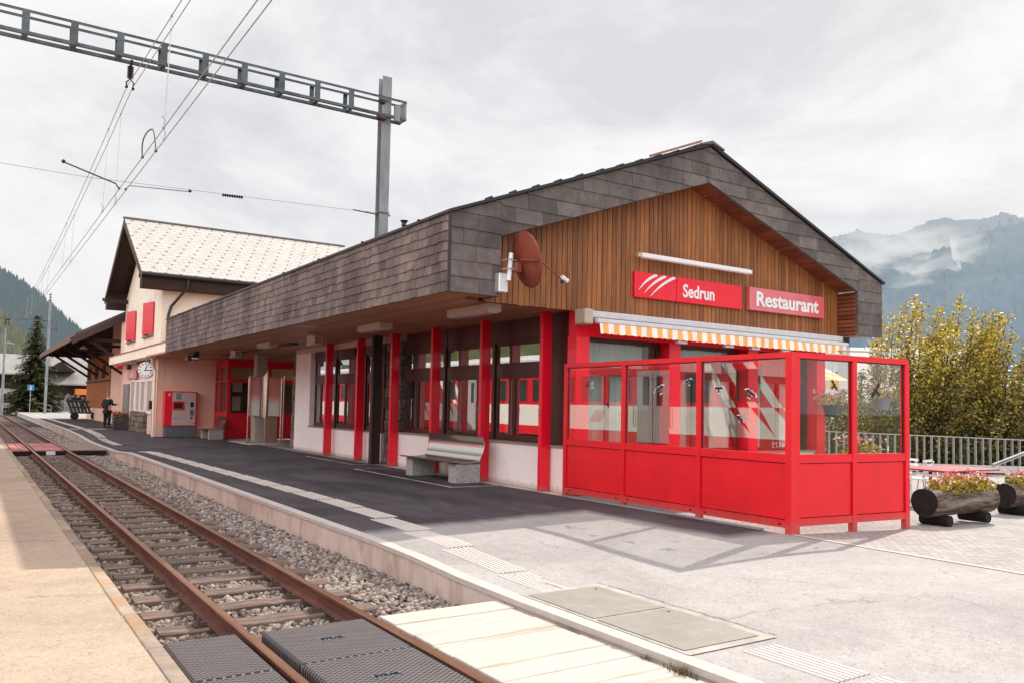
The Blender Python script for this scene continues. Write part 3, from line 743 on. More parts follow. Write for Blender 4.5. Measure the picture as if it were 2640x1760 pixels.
# ------------------------------------------------------------------ track
def rail_profile():
    h = [(-.062, 0), (.062, 0), (.062, .010), (.012, .026), (.008, .095), (.030, .112), (.032, .140), (.022, .150), (-.022, .150), (-.032, .140), (-.030, .112), (-.008, .095), (-.012, .026), (-.062, .010)]
    return h
for xr, lab in ((1.81, 'rusty rail nearer the sandy left platform'), (2.80, 'rusty rail nearer the station kerb')):
    pr = rail_profile(); r = thing('rail', lab, 'rail', (xr, 0, -.27), 0, 'running rails of the near track')
    mb = MB(); ysr = [-8, 20, 60, 172]; n = len(pr)
    for yy in ysr: mb.v += [(xr+a, yy, -.27+b) for a, b in pr]
    for j in range(len(ysr)-1):
        for i in range(n):
            mb.f.append((j*n+i, (j+1)*n+i, (j+1)*n+(i+1) % n, j*n+(i+1) % n)); mb.mi.append(1 if i in (6, 7, 8) else 0)
    obj('rail_section', mb, ('rail_side', 'rail_head'), r)
def sleeper_mesh(seed):
    random.seed(seed); mb = MB(); xs = frange(1.36, 3.25, .105); rows = []
    for x in xs:
        w = .115+random.uniform(-.006, .006); t = random.uniform(-.006, .004)
        rows.append([(x-2.3, -w, -.16), (x-2.3, -w, -.012+t), (x-2.3, -w+.015, t), (x-2.3, -.02+random.uniform(-.02, .02), t+random.uniform(-.006, .002)), (x-2.3, w-.015, t), (x-2.3, w, -.012+t), (x-2.3, w, -.16)])
    for r in rows: mb.v += r
    k = 7
    for i in range(len(rows)-1):
        for j in range(k-1): mb.f.append((i*k+j, (i+1)*k+j, (i+1)*k+j+1, i*k+j+1)); mb.mi.append(0)
    mb.f += [tuple(range(k)), tuple((len(rows)-1)*k+j for j in range(k-1, -1, -1))]; mb.mi += [0, 0]
    return mb
def fastener_mb(s):
    mb = MB(); mb.box(-.075, .075, -.055, .055, -.002, .012); mb.box(-.05+s*.0, .03, -.03, .03, .012, .03)
    mb.lathe([(.017, 0), (.017, .02), (.01, .02), (.01, .042)], 6, (.035*s, 0, .028)); return mb
slm = []
for k in range(5):
    o = obj('sleeper', sleeper_mesh(k), 'sleeper'); slm.append(o)
random.seed(3)
fm = {1: obj('f1', fastener_mb(1), 'fastener').data, -1: obj('f2', fastener_mb(-1), 'fastener').data}
for nm in ('f1', 'f2'): bpy.data.objects.remove(bpy.data.objects[nm])
sleeper_ys = []
y = 6.62; i = 0
while y < 92:
    if not (30.6 < y < 35.9):
        src = slm[i % 5]; o = src if i < 5 else src.copy()
        if i >= 5: col.objects.link(o)
        o.location = (2.3+random.uniform(-.03, .03), y, -.272+random.uniform(-.006, .004)); o.rotation_euler = (0, 0, random.uniform(-.012, .012)+(PI if random.random() < .5 else 0)); o.name = 'sleeper'
        tag(o, 'weathered brown timber sleeper carrying the rails in the grey ballast', 'sleeper', 'timber sleepers of the near track')
        flip = abs(o.rotation_euler.z) > 1.5
        if y < 30:
            for xr in (1.81, 2.80):
                for s in (1, -1):
                    c = bpy.data.objects.new('rail_fastening', fm[s]); col.objects.link(c); c.parent = o
                    lx = xr+s*.10-2.3; c.location = ((-lx if flip else lx), 0, .001); c.rotation_euler = (0, 0, PI if flip else 0)
        sleeper_ys.append(y)
    y += .61 if y < 60 else .9
    i += 1
# ballast: individually shaped stones, dense in front
ico = bmesh.new(); bmesh.ops.create_icosphere(ico, subdivisions=1, radius=1)
iv = np.array([v.co[:] for v in ico.verts]); ifa = np.array([[v.index for v in f.verts] for f in ico.faces]); ico.free()
cent = []
def scatter(y0, y1, dens, r0, r1, zoff=0):
    n = int((y1-y0)*2.83*dens)
    for _ in range(n):
        x = RNG.uniform(1.24, 4.03); yy = RNG.uniform(y0, y1); r = RNG.uniform(r0, r1)
        near = min(abs(yy-s) for s in sleeper_ys)
        if near < .105 and 1.38 < x < 3.22 and RNG.random() < .985: continue
        if min(abs(x-1.81), abs(x-2.80)) < .075: continue
        if yy < 6.3: continue
        z = -.322+RNG.uniform(-.012, .012)-r*.25+(.012 if x > 3.25 else 0)
        if x > 3.55: z -= .0+(x-3.55)*.05
        cent.append((x, yy, z, r))
scatter(6.3, 11, 560, .022, .040); scatter(11, 16, 430, .026, .044); scatter(16, 30.5, 260, .034, .055); scatter(36, 60, 90, .05, .08)
cent = np.array(cent); nst = len(cent)
sca = RNG.uniform(.72, 1.28, (nst, 1, 3)) * cent[:, None, 3:4]
jit = RNG.uniform(.72, 1.18, (nst, 12, 1))
vv = iv[None]*jit*sca
ang = RNG.uniform(0, 2*PI, nst); ca, sa = np.cos(ang), np.sin(ang)
xx = vv[..., 0]*ca[:, None]-vv[..., 1]*sa[:, None]; yy = vv[..., 0]*sa[:, None]+vv[..., 1]*ca[:, None]
tl = RNG.uniform(-.5, .5, nst); zz_ = vv[..., 2]*.8+xx*tl[:, None]
vv = np.stack([xx, yy, zz_], -1)+cent[:, None, :3]
me = bpy.data.meshes.new('ballast_stones')
V_ = vv.reshape(-1, 3); F_ = (ifa[None]+np.arange(nst)[:, None, None]*12).reshape(-1, 3)
me.vertices.add(len(V_)); me.vertices.foreach_set('co', V_.ravel())
me.loops.add(len(F_)*3); me.loops.foreach_set('vertex_index', F_.ravel().astype(np.int32))
me.polygons.add(len(F_)); me.polygons.foreach_set('loop_start', np.arange(0, len(F_)*3, 3, dtype=np.int32))
me.update(calc_edges=True); me.validate()
o = obj('ballast_stones', me, 'ballast', kind='stuff'); tag(o, 'loose grey crushed stone ballast around the sleepers', 'ballast')

# near crossing: rubber mats between the rails, planks to the kerb
def mat_(x0, x1, y0, y1, lab, text=None):
    t = thing('crossing_mat', lab, 'crossing mat', ((x0+x1)/2, (y0+y1)/2, -.27), 0, 'ribbed rubber crossing mats')
    mb = MB(); mb.bbox(x0, x1, y0, y1, -.27, RT+.004, .018); obj('mat_body', mb, 'rubber', t)
    if text:
        mb = MB(); mb.box(text[0]-.10, text[0]+.10, text[1]-.035, text[1]+.035, RT+.0045, RT+.0065); obj('name_plate', mb, 'machine_base', t)
        mb = textmesh('STRAIL', .062, .002, .95, .001, 'CENTER'); place(mb, (text[0], text[1]-.02, RT+.0085), X_, Y_, Z_); obj('raised_lettering', mb, 'black', t)
mat_(1.905, 2.725, 5.345, 6.23, 'ribbed black rubber mat between the rails, first one beside the sleepers', (2.30, 5.80))
mat_(1.905, 2.725, 4.44, 5.335, 'ribbed black rubber mat between the rails, second from the sleepers', (2.30, 4.85))
mat_(1.905, 2.725, 3.5, 4.43, 'ribbed black rubber mat between the rails, at the bottom edge')
mat_(1.225, 1.735, 5.32, 6.27, 'ribbed black rubber mat between platform edge and rail, beside the ballast')
mat_(1.225, 1.735, 4.36, 5.31, 'ribbed black rubber mat between platform edge and rail, at the bottom edge')
cr = thing('timber_crossing', 'pale wooden plank crossing between the rail and the station kerb', 'plank crossing', (3.4, 4.8, -.3))
y = 6.27; k = 0
while y > 2.2:
    w_ = random.uniform(.29, .325); mb = MB(); j = random.uniform(-.004, .004)
    mb.bbox(2.875+random.uniform(0, .01), 4.02-random.uniform(0, .03), y-w_+.009, y-.004, -.20, RT-.012+j, .006)
    obj('plank', mb, 'timber', cr); y -= w_
mb = MB(); 
for yy in (6.0, 4.6, 3.2): mb.box(2.9, 3.98, yy-.1, yy+.1, -.3, -.201)
obj('bearer', mb, 'timber_grey', cr)
# far crossing
t = thing('track_crossing', 'red and brown panel crossing over the track further along', 'track crossing', (2.6, 33.2, -.3))
for (x0, x1, m_) in ((1.24, 1.48, 'pinkmat'), (1.495, 1.73, 'pinkmat'), (1.90, 2.30, 'pinkmat'), (2.315, 2.72, 'pinkmat'), (2.90, 3.68, 'timber_grey'), (3.72, 3.98, 'timber_grey')):
    mb = MB(); mb.bbox(x0, x1, 31.0, 35.7, -.20, RT-.004, .01); obj('panel', mb, m_, t)
mb = MB(); mb.box(1.24, 3.98, 30.9, 30.99, -.29, -.16); obj('edge_beam', mb, 'shadow_black', t)
mb = MB(); mb.box(2.2, 2.46, 30.86, 30.895, -.28, -.15); obj('white_marker', mb, 'white_paint', t)
# grass tufts along the planks
for k, (x, y, s) in enumerate(((4.0, 3.95, 1.3), (4.02, 4.32, .7), (4.0, 4.62, .5))):
    mb = MB()
    for _ in range(int(90*s)):
        a = random.uniform(0, 2*PI); r = random.uniform(0, .07*s); b = V((x+math.cos(a)*r*.7-.01, y+math.sin(a)*r*1.4, -.15)); 
        tip = b+V((random.uniform(-.05, .03), random.uniform(-.04, .04), random.uniform(.04, .085)*s)); d = V((random.uniform(-1, 1), random.uniform(-1, 1), 0)).normalized()*.0025
        mb.add([b-d, b+d, tip], [(0, 1, 2)])
    o = obj('grass_tuft', mb, 'grass'); tag(o, ['largest dry grass tuft in the gap between planks and kerb', 'middle grass tuft between planks and kerb', 'smallest grass tuft between planks and kerb, furthest along'][k], 'grass tuft', 'grass tufts beside the planks')
# ------------------------------------------------------------------ restaurant building
FX, GY = 6.29, 11.43          # slate fascia plane along the track, gable fascia plane
XR, YE = 18.05, 33.95
AP = 12.17
def roofz(x): return 4.69+(6.89-4.69)*(1-abs(x-AP)/(AP-FX))
def innz(x): return 4.42+(6.15-4.42)*(1-abs(x-AP)/(AP-7.26))
B = thing('restaurant_building', 'slate clad station restaurant with brown wood gable, red posts and long canopy', 'restaurant', (12, 12, 0))
# slate along the track
mb = MB(); shingles(mb, [(0, 0), (YE-GY, 0), (YE-GY, 1.27), (0, 1.27)], (FX, GY, 3.41), Y_, Z_, -X_, .27, .165, .017, .009, .005)
mb.box(FX+.002, FX+.06, GY+.03, YE, 3.42, 4.68)
obj('slate_fascia', mb, 'slate_old', B, label='long weathered slate fascia above the platform')
# gable slate
mb = MB(); F0 = 3.405
def reg(pts): return [(x-FX, z-F0) for x, z in pts]
gp = [[(FX, F0), (7.26, F0), (7.26, roofz(7.26)-.02), (FX, roofz(FX)-.02)],
      [(7.26, innz(7.26)), (AP, innz(AP)), (AP, roofz(AP)-.02), (7.26, roofz(7.26)-.02)],
      [(AP, innz(AP)), (17.11, innz(17.11)), (17.11, roofz(17.11)-.02), (AP, roofz(AP)-.02)],
      [(17.11, F0), (XR, F0), (XR, roofz(XR)-.02), (17.11, roofz(17.11)-.02)]]
for r in gp:
    random.seed(11); shingles(mb, reg(r), (FX, GY, F0), X_, Z_, -Y_, .60, .262, .016, .004)
for r in gp: mb.prism([V((x, GY+.002, z)) for x, z in reversed(r)], V((0, .06, 0)))
obj('gable_slate', mb, 'slate', B, label='larger grey slates on the gable overhang')
mb = MB()
mb.box(FX-.022, FX-.016, GY-.02, GY+.02, 3.41, 4.68)
mb.box(FX-.022, FX+.02, GY-.026, GY-.018, 3.41, 4.68)
obj('corner_strip', mb, 'dark_metal', B)
# right return wall of the overhang (facing the track through the gable pocket)
mb = MB(); k = 0; z = F0
while z < innz(17.11)-.05:
    mb.box(17.085, 17.11, GY+.062, 11.93, z+.006, min(z+.085, innz(17.11))); z += .095
obj('return_boards', mb, 'lining', B)
mb = MB(); mb.prism([V((17.115, GY+.065, F0)), V((17.115, 11.96, F0)), V((17.115, 11.96, innz(17.11)-.02)), V((17.115, GY+.065, innz(17.11)-.02))], V((.03, 0, 0))); obj('return_backing', mb, 'shadow_black', B)
mb = MB()   # lining of both sloping soffits of the pocket
for s in (1, -1):
    n = 46
    for i in range(n):
        a = i/n; b = (i+.86)/n; xa = AP+s*(4.91*a); xb = AP+s*(4.91*b)
        za, zb = innz(xa)-.002, innz(xb)-.002
        p = [V((xa, GY+.062, za)), V((xb, GY+.062, zb)), V((xb, 11.93, zb)), V((xa, 11.93, za))]
        mb.prism(p if s > 0 else p[::-1], V((0, 0, .03)))
obj('pocket_soffit', mb, 'lining', B)
mb = MB(); zb = F0; 
mb.box(7.235, 7.26, GY+.062, 11.93, F0, innz(7.26)); obj('return_panel', mb, 'lining', B)
# boards of the gable
mb = MB(); x = 5.62; 
random.seed(5)
while x < 17.1:
    w_ = .118; x1 = min(x+w_-.014, 17.10)
    xa, xb = max(x, 5.62), x1
    if xb > 7.27:
        za, zb = (innz(max(xa, 7.26)), innz(xb)); pz = F0-.03+random.uniform(-.004, .004)
        a = max(xa, 7.18)
        poly = [V((a, 11.94, pz)), V((xb, 11.94, pz)), V((xb, 11.94, zb+.01)), V((a, 11.94, za+.01))]
        if xa < AP < xb: poly = [V((a, 11.94, pz)), V((xb, 11.94, pz)), V((xb, 11.94, zb+.01)), V((AP, 11.94, innz(AP)+.01)), V((a, 11.94, za+.01))]
        mb.prism(poly, V((0, .022, 0)))
    x += w_
for x in np.arange(7.15, 6.95, -.118): mb.box(x-.104, x, 11.94, 11.962, F0-.03, F0+.02)
obj('gable_cladding', mb, 'clad', B)
mb = MB(); mb.prism([V((7.2, 11.966, F0-.02)), V((17.1, 11.966, F0-.02)), V((17.1, 11.966, innz(17.1)-.01)), V((AP, 11.966, innz(AP)-.01)), V((7.2, 11.966, innz(7.2)-.01))], V((0, .12, 0)))
obj('gable_backing', mb, 'shadow_black', B)
# soffit of the canopy: long boards parallel to the track
mb = MB(); x = FX+.065; random.seed(9)
while x < 9.9:
    mb.box(x, x+.134, GY+.065 if x < 7.2 else 11.97, YE, 3.432+random.uniform(0, .003), 3.47); x += .14
while x < XR-.03:
    if x > 17.0: mb.box(x, min(x+.134, XR-.03), GY+.065, 11.93, 3.432+random.uniform(0, .003), 3.47)
    x += .14
obj('soffit', mb, 'soffit', B)
mb = MB(); mb.box(9.9, XR-.07, 11.95, YE, 3.44, 3.48); obj('ceiling', mb, 'interior', B)
mb = MB()
for s in (1, -1):
    e = FX-.05 if s < 0 else XR+.05
    p = [V((e, GY-.07, roofz(e))), V((AP, GY-.07, roofz(AP))), V((AP, GY-.07, roofz(AP)+.07)), V((e, GY-.07, roofz(e)+.045))]
    mb.prism(p if s > 0 else p[::-1], V((0, YE-GY+.1, 0)))
obj('roof', mb, 'dark_metal', B)
mb = MB()
for i in range(11):                                    # little snow guards / sheet laps seen along the verge
    x = 7.0+i*.47; mb.box(x, x+.03, GY-.09, GY+.12, roofz(x)+.05, roofz(x)+.082)
for i in range(9):
    y = GY+1+i*2.4; mb.box(FX-.07, FX+.08, y, y+.03, 4.70, 4.735)
obj('roof_lap', mb, 'dark_metal', B)['kind'] = 'stuff'
mb = MB(); mb.prism([V((AP-.34, GY-.1, roofz(AP-.34)+.07)), V((AP, GY-.1, roofz(AP)+.03)), V((AP+.34, GY-.1, roofz(AP+.34)+.07)), V((AP+.34, GY-.1, roofz(AP+.34)+.10)), V((AP, GY-.1, roofz(AP)+.09)), V((AP-.34, GY-.1, roofz(AP-.34)+.10))][::-1], V((0, YE-GY, 0)))
obj('ridge_cap', mb, 'roof_metal', B)
mb = MB(); mb.beam((AP-1.7, GY-.12, roofz(AP-1.7)+.09), (AP-.36, GY-.12, roofz(AP-.36)+.13), .06, .04); obj('verge_strip', mb, 'copper', B)
# walls
mb = MB()
mb.box(9.38, 9.66, 12.02, 19.72, 0, .845); mb.box(9.45, 9.68, 20.78, 26.52, 0, .80); mb.box(9.45, 9.9, 26.52, 27.98, 0, 3.25)
mb.box(9.66, 16.6, 12.02, 12.25, 0, .70)
obj('plinth_wall', mb, 'white_wall', B)
mb = MB(); mb.box(9.44, 9.7, 19.74, 27.985, 3.255, 3.428); obj('lintel_band', mb, pm('pinkish lintel', (.60, .47, .44), .85, .05), B)
mb = MB(); mb.box(9.34, 9.66, 12.02, 19.70, .846, .885); mb.box(9.42, 9.70, 20.80, 26.55, .802, .84); mb.box(9.6, 16.6, 11.97, 12.24, .702, .74)
obj('window_sill', mb, 'stone_sill', B)
mb = MB(); random.seed(2)
def stonepile(mb, x0, x1, y0, y1, z0, z1, rows):
    dz = (z1-z0)/rows
    for r in range(rows):
        ny = max(1, round((y1-y0)/.32)); off = random.uniform(-.05, .05)
        cuts = [y0]+sorted(y0+(y1-y0)*(i+random.uniform(-.2, .2))/ny for i in range(1, ny))+[y1]
        for a, b in zip(cuts, cuts[1:]):
            j = random.uniform(-.03, .02); mb.bbox(x0+j, x1, a+.006, b-.006, z0+r*dz+.006, z0+(r+1)*dz-.006+random.uniform(-.01, .01), .022)
stonepile(mb, 9.50, 9.9, 19.76, 20.74, 0, 3.25, 11); obj('stone_pier', mb, 'stone', B)
mb = MB(); stonepile(mb, 9.66, 10.1, 28.0, 28.92, 0, 3.43, 11); obj('stone_pier', mb, 'stone', B)
mb = MB(); mb.box(9.5, 9.62, 12.04, 12.98, .90, 3.43); obj('brown_panel', mb, 'brown_wood', B)
for y in (13.0, 15.2, 17.45): mb = MB(); mb.box(9.60, 9.66, y, y+2.2, 2.96, 3.43); obj('brown_panel', mb, 'brown_wood', B)
for y in (21.0, 22.3, 24.55): mb = MB(); mb.box(9.60, 9.66, y, y+2.2, 3.0, 3.26); obj('brown_panel', mb, 'brown_wood', B)
mb = MB(); mb.box(9.72, 9.9, 12.3, 28.0, 0, .8); mb.box(11.6, 11.7, 12.3, 28.0, 0, 3.43); mb.box(12.9, 18, 33.7, 33.9, 0, 3.43); mb.box(9.66, 11.6, 28.0, 28.1, 0, 3.4)
mb.box(11.7, 17.5, 15.5, 15.6, 0, 3.43); mb.box(16.62, 16.78, 12.3, 33.9, 0, 3.43)
obj('inner_wall', mb, 'interior', B)
mb = MB(); mb.box(9.9, 16.6, 12.3, 28.0, .02, .05); obj('inner_floor', mb, 'floor_in', B)
mb = MB(); mb.box(17.0, 17.3, 16, 33.9, 0, 3.4); obj('rear_wall', mb, 'white_wall', B)
def curtain(y0, y1, z0, z1, x, parent, m_='curtain', axis=1, amp=.03, per=.11):
    mb = MB(); n = max(8, int((y1-y0)/.012)); vs = []
    for i in range(n+1):
        t = y0+(y1-y0)*i/n; d = amp*math.sin(2*PI*t/per+1.3*math.sin(t*5)) + amp*.4*math.sin(t*31)
        for z in (z0, z1): vs.append((x+d, t, z) if axis == 1 else (t, x+d, z))
    mb.add(vs, [(2*i, 2*i+2, 2*i+3, 2*i+1) for i in range(n)])
    return obj('curtain', mb, m_, parent, smooth='all')
def frame_rect(mb, x0, x1, y0, y1, z0, z1, t=.055):
    """rectangular ring in the y-z plane"""
    mb.box(x0, x1, y0, y1, z0, z0+t); mb.box(x0, x1, y0, y1, z1-t, z1)
    mb.box(x0, x1, y0, y0+t, z0+t, z1-t); mb.box(x0, x1, y1-t, y1, z0+t, z1-t)
def frame_rect_x(mb, y0, y1, x0, x1, z0, z1, t=.055):
    mb.box(x0, x1, y0, y1, z0, z0+t); mb.box(x0, x1, y0, y1, z1-t, z1)
    mb.box(x0, x0+t, y0, y1, z0+t, z1-t); mb.box(x1-t, x1, y0, y1, z0+t, z1-t)
def track_window(y0, y1, z0, zt, zt2, z1, split, curt):
    """one bay: transom light above, split casements below"""
    mb = MB(); X0, X1 = 9.585, 9.655
    mb.box(X0-.03, X1, y0-.055, y0+.045, z0-.02, z1+.03)            # mullion on the near side
    mb.box(X0, X1+.004, y0+.045, y1-.05, z0-.02, z0+.05); mb.box(X0, X1+.004, y0+.045, y1-.05, zt-.03, zt2); mb.box(X0, X1+.004, y0+.045, y1-.05, z1-.03, z1+.035)
    o = obj('window', mb, 'brown_wood', B)
    fm_ = MB()
    frame_rect(fm_, X0+.01, X1-.008, y0+.047, split-.002, z0+.052, zt-.032, .05); frame_rect(fm_, X0+.01, X1-.008, split+.002, y1-.052, z0+.052, zt-.032, .05)
    frame_rect(fm_, X0+.012, X1-.01, y0+.048, y1-.053, zt2+.002, z1-.032, .03)
    obj('sash', fm_, 'brown_wood', o)
    for (a, b, c, d) in ((y0+.1, split-.055, z0+.105, zt-.085), (split+.055, y1-.105, z0+.105, zt-.085), (y0+.08, y1-.085, zt2+.035, z1-.065)):
        pn = MB(); pn.add([(9.625, a, c), (9.625, b, c), (9.625, b, d), (9.625, a, d)], [(0, 3, 2, 1)]); obj('pane', pn, 'glass', o)
    for (a, b, m_) in curt: curtain(a, b, z0+.06, zt2, 9.78, o, m_)
    curtain(y0+.1, y1-.1, zt2+.01, z1, 9.8, o, 'curtain_mauve' if random.random() < .3 else 'curtain')
random.seed(4)
for y0, y1, sp, cu in ((13.05, 15.2, 14.48, [(13.2, 13.7, 'curtain'), (14.6, 15.05, 'curtain_mauve')]), (15.25, 17.42, 15.95, [(15.3, 15.6, 'curtain_mauve'), (16.2, 16.7, 'curtain_mauve'), (17.0, 17.35, 'curtain')]), (17.48, 19.70, 18.95, [(17.6, 18.1, 'curtain'), (18.95, 19.5, 'curtain_mauve')])):
    track_window(y0, y1, .90, 2.28, 2.50, 2.96, sp, cu)
for y0, y1, sp, cu in ((20.95, 22.2, 21.5, [(21.1, 21.4, 'curtain')]), (22.25, 24.5, 23.8, [(22.3, 22.9, 'curtain'), (23.8, 24.3, 'curtain_mauve')]), (24.55, 26.50, 25.9, [(24.6, 25.0, 'curtain_mauve'), (25.8, 26.4, 'curtain')])):
    track_window(y0, y1, .86, 2.28, 2.48, 3.0, sp, cu)
# end facade behind the screen
mb = MB(); mb.box(9.29, 16.65, 11.965, 12.19, 2.93, 3.395)
obj('red_beam', mb, 'redpost', B)
for x in (9.29, 11.64, 13.98, 16.32):
    mb = MB(); mb.box(x, x+.31, 11.955, 12.22, 0, 2.928); obj('red_post', mb, 'redpost', B)
random.seed(8)
for k, (x0, x1) in enumerate(((9.61, 11.63), (11.96, 13.97), (14.30, 16.31))):
    mb = MB(); frame_rect_x(mb, 12.225, 12.29, x0, x1, .742, 2.93, .075); mb.box(x0+.075, x1-.075, 12.228, 12.288, 2.24, 2.40)
    xm = x0+(.62 if k != 2 else .95)
    mb.box(xm, xm+.09, 12.226, 12.286, .82, 2.24)
    o = obj('window', mb, 'brown_wood', B)
    for (a, b, c, d) in ((x0+.075, xm, .817, 2.24), (xm+.09, x1-.075, .817, 2.24), (x0+.075, x1-.075, 2.40, 2.855)):
        pn = MB(); pn.add([(a, 12.26, c), (b, 12.26, c), (b, 12.26, d), (a, 12.26, d)], [(0, 1, 2, 3)]); obj('pane', pn, 'glass_dim', o)
    curtain(x0+.1, x0+1.25 if k == 0 else x0+.62, .8, 2.24, 12.42, o, 'curtain_teal', 0, .03, .12)
    if k: curtain(x1-.7, x1-.1, .8, 2.24, 12.42, o, 'curtain', 0, .03, .12)
    curtain(x0+.1, x1-.35, 2.38, 2.9, 12.40, o, 'curtain_teal' if k < 2 else 'curtain', 0, .025, .13)
# red posts along the platform
for i, y in enumerate((12.85, 15.08, 17.33, 19.58, 21.83, 24.25)):
    mb = MB(); mb.bbox(9.125, 9.355, y-.05, y+.05, 0, 3.432, .006); p = obj('red_post', mb, 'redpost', B)
    if i in (0, 1): mb = MB(); mb.box(9.10, 9.124, y-.02, y+.02, 1.5, 1.58); mb.lathe([(.008, 0), (.012, .03)], 8, (9.12, y, 1.45), -X_); obj('door_hook', mb, 'steel', p)
mb = MB(); mb.lathe([(.035, 0), (.035, .20), (.06, .22), (.045, .27), (.085, .32), (.02, .33)], 12, (7.15, 14.9, roofz(7.15)-.05))
o = obj('roof_vent', mb, 'dark_metal'); tag(o, 'small dark roof vent beside the tall steel mast', 'vent')

# ------------------------------------------------------------------ signs and fittings on the gable
S = thing('station_sign', 'red station name board with three white strokes reading Sedrun', 'sign', (12.1, 11.86, 3.75))
for (x0, x1) in ((10.62, 11.735), (11.755, 13.67)):
    mb = MB(); mb.bbox(x0, x1, 11.865, 11.938, 3.755, 4.255, .006); obj('board', mb, M['redpost'], S)
mb = MB()
for k, (S_, E_) in enumerate((((10.725, 3.90), (11.20, 4.235)), ((10.87, 3.85), (11.44, 4.235)), ((11.03, 3.80), (11.69, 4.235)))):
    n = 16; L0 = []; R0 = []; S_, E_ = V(S_), V(E_); C_ = (S_+E_)/2+V((-.055, .06))
    for i in range(n+1):
        t = i/n; p_ = S_*(1-t)**2+C_*2*t*(1-t)+E_*t*t; d_ = ((C_-S_)*(1-t)+(E_-C_)*t).normalized(); w_ = .004+.024*math.sin(min(1, t*1.15)*PI/2)
        q1 = p_+V((-d_.y, d_.x))*w_; q2 = p_-V((-d_.y, d_.x))*w_
        L0.append((q1.x, 11.862, min(4.24, q1.y))); R0.append((q2.x, 11.862, min(4.24, q2.y)))
    vs = L0+R0; mb.add(vs, [(i, n+1+i, n+2+i, i+1) for i in range(n)])
obj('white_stroke', mb, 'white_paint', S)
mb = textmesh('Sedrun', .36, .003, .90, .009); place(mb, (11.90, 11.858, 3.87), X_, Z_, -Y_); obj('lettering', mb, 'white_paint', S)
S = thing('restaurant_sign', 'glossy red board, painted pale glare at left, with white letters reading Restaurant', 'sign', (15.1, 11.86, 3.75))
M['signglare'] = None
def signglare():
    m, nt, ns, ls = newmat('red board with painted glare')
    v = coords(ns, ls, (1, 1, 1), 'Position'); sep = ns.new('ShaderNodeSeparateXYZ'); L(ls, v, sep.inputs[0])
    n = noise(ns, ls, v, 2.2, 3, .5, .6)
    f = math_(ns, ls, 'ADD', math_(ns, ls, 'MULTIPLY', math_(ns, ls, 'SUBTRACT', sep.outputs[0], 15.3), 1.0), math_(ns, ls, 'MULTIPLY', math_(ns, ls, 'SUBTRACT', n, .5), 1.5), None, True)  # pale glare towards the left end, painted into the base colour
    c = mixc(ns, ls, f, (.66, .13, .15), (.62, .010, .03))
    out(ns, ls, principled(ns, ls, c, .18, coat=.6)); return m
M['signglare'] = signglare()
mb = MB(); mb.bbox(13.87, 16.42, 11.83, 11.938, 3.765, 4.262, .006); obj('board', mb, 'signglare', S)
mb = textmesh('Restaurant', .43, .003, 1.13, .014); place(mb, (14.05, 11.822, 3.875), X_, Z_, -Y_); obj('lettering', mb, 'white_paint', S)
S = thing('gable_lamp', 'long white tube lamp on the wooden gable above the red boards', 'lamp', (12.2, 11.75, 4.55))
mb = MB(); mb.bbox(10.66, 13.76, 11.70, 11.80, 4.50, 4.60, .02); obj('tube_cover', mb, 'lamp_white', S)
mb = MB(); mb.box(10.56, 10.66, 11.71, 11.79, 4.51, 4.59)
obj('end_cap', mb, 'beige_box', S)
mb = MB(); mb.box(13.76, 13.80, 11.71, 11.79, 4.51, 4.59); obj('end_cap', mb, 'lamp_white', S)
for x in (11.3, 13.0): mb = MB(); mb.box(x, x+.04, 11.78, 11.94, 4.53, 4.57); obj('bracket', mb, 'steel', S)
# satellite dish, seen from behind: brown bowl, arm with feed
D = thing('satellite_dish', 'reddish brown satellite dish fixed to the gable corner', 'satellite dish', (7.25, 11.4, 3.7))
ax = V((1.0, -.18, .26)).normalized(); c0 = V((7.62, 11.18, 4.03)); R0 = .50
prof = [(0, 0)]
bm = MB(); q = V((0, 0, 1)).rotation_difference(ax).to_matrix(); n = 40; rings = 9
vs = []
for i in range(rings+1):
    r = R0*i/rings; dz = -.115*(1-(r/R0)**2)
    for k in range(n):
        a = 2*PI*k/n; vs.append(c0+q @ V((r*math.cos(a)*.94, r*math.sin(a)*1.04, dz)))
fs = [(i*n+k, i*n+(k+1) % n, (i+1)*n+(k+1) % n, (i+1)*n+k) for i in range(rings) for k in range(n)]
bm.add(vs, fs)
vs2 = [v-ax*.014 for v in vs]; b = len(bm.v); bm.add(vs2, [f[::-1] for f in fs])
m0 = rings*n; bm.f += [(m0+k, b+m0+k, b+m0+(k+1) % n, m0+(k+1) % n)[::-1] for k in range(n)]; bm.mi += [0]*n
obj('dish_bowl', bm, 'terracotta', D, smooth=True)
mb = MB(); rim = [c0+q @ V((R0*.94*math.cos(2*PI*k/n), R0*1.04*math.sin(2*PI*k/n), .002)) for k in range(n+1)]; mb.tube(rim, .010, 6, caps=False); obj('rim', mb, M['terracotta'], D)
pb = V((7.36, 11.22, 3.80))
mb = MB(); mb.tube([(7.32, 11.26, 3.66), (7.36, 11.26, 4.12)], .038, 14); obj('mast_stub', mb, 'white_paint', D)
mb = MB(); mb.bbox(7.15, 7.33, 11.28, 11.43, 3.46, 3.78, .015); obj('mount_plate', mb, 'alu', D)
mb = MB(); mb.bbox(7.38, 7.50, 11.13, 11.25, 3.80, 3.96, .01); mb.beam(c0+q@V((-.02, -.1, -.13)), c0+q@V((0, -.48, -.03)), .10, .03); obj('bracket', mb, 'terracotta', D)
mb = MB()
for zc in (3.84, 3.99): mb.tube([(7.2, 11.3, zc), (7.28, 11.18, zc+.01), (7.42, 11.18, zc)], .010, 6)
obj('clamp', mb, 'steel', D)
fe = V((8.22, 10.98, 3.72)); mb = MB(); mb.tube([c0+q@V((0, -.50, -.01)), fe], .013, 8); obj('feed_arm', mb, 'terracotta', D)
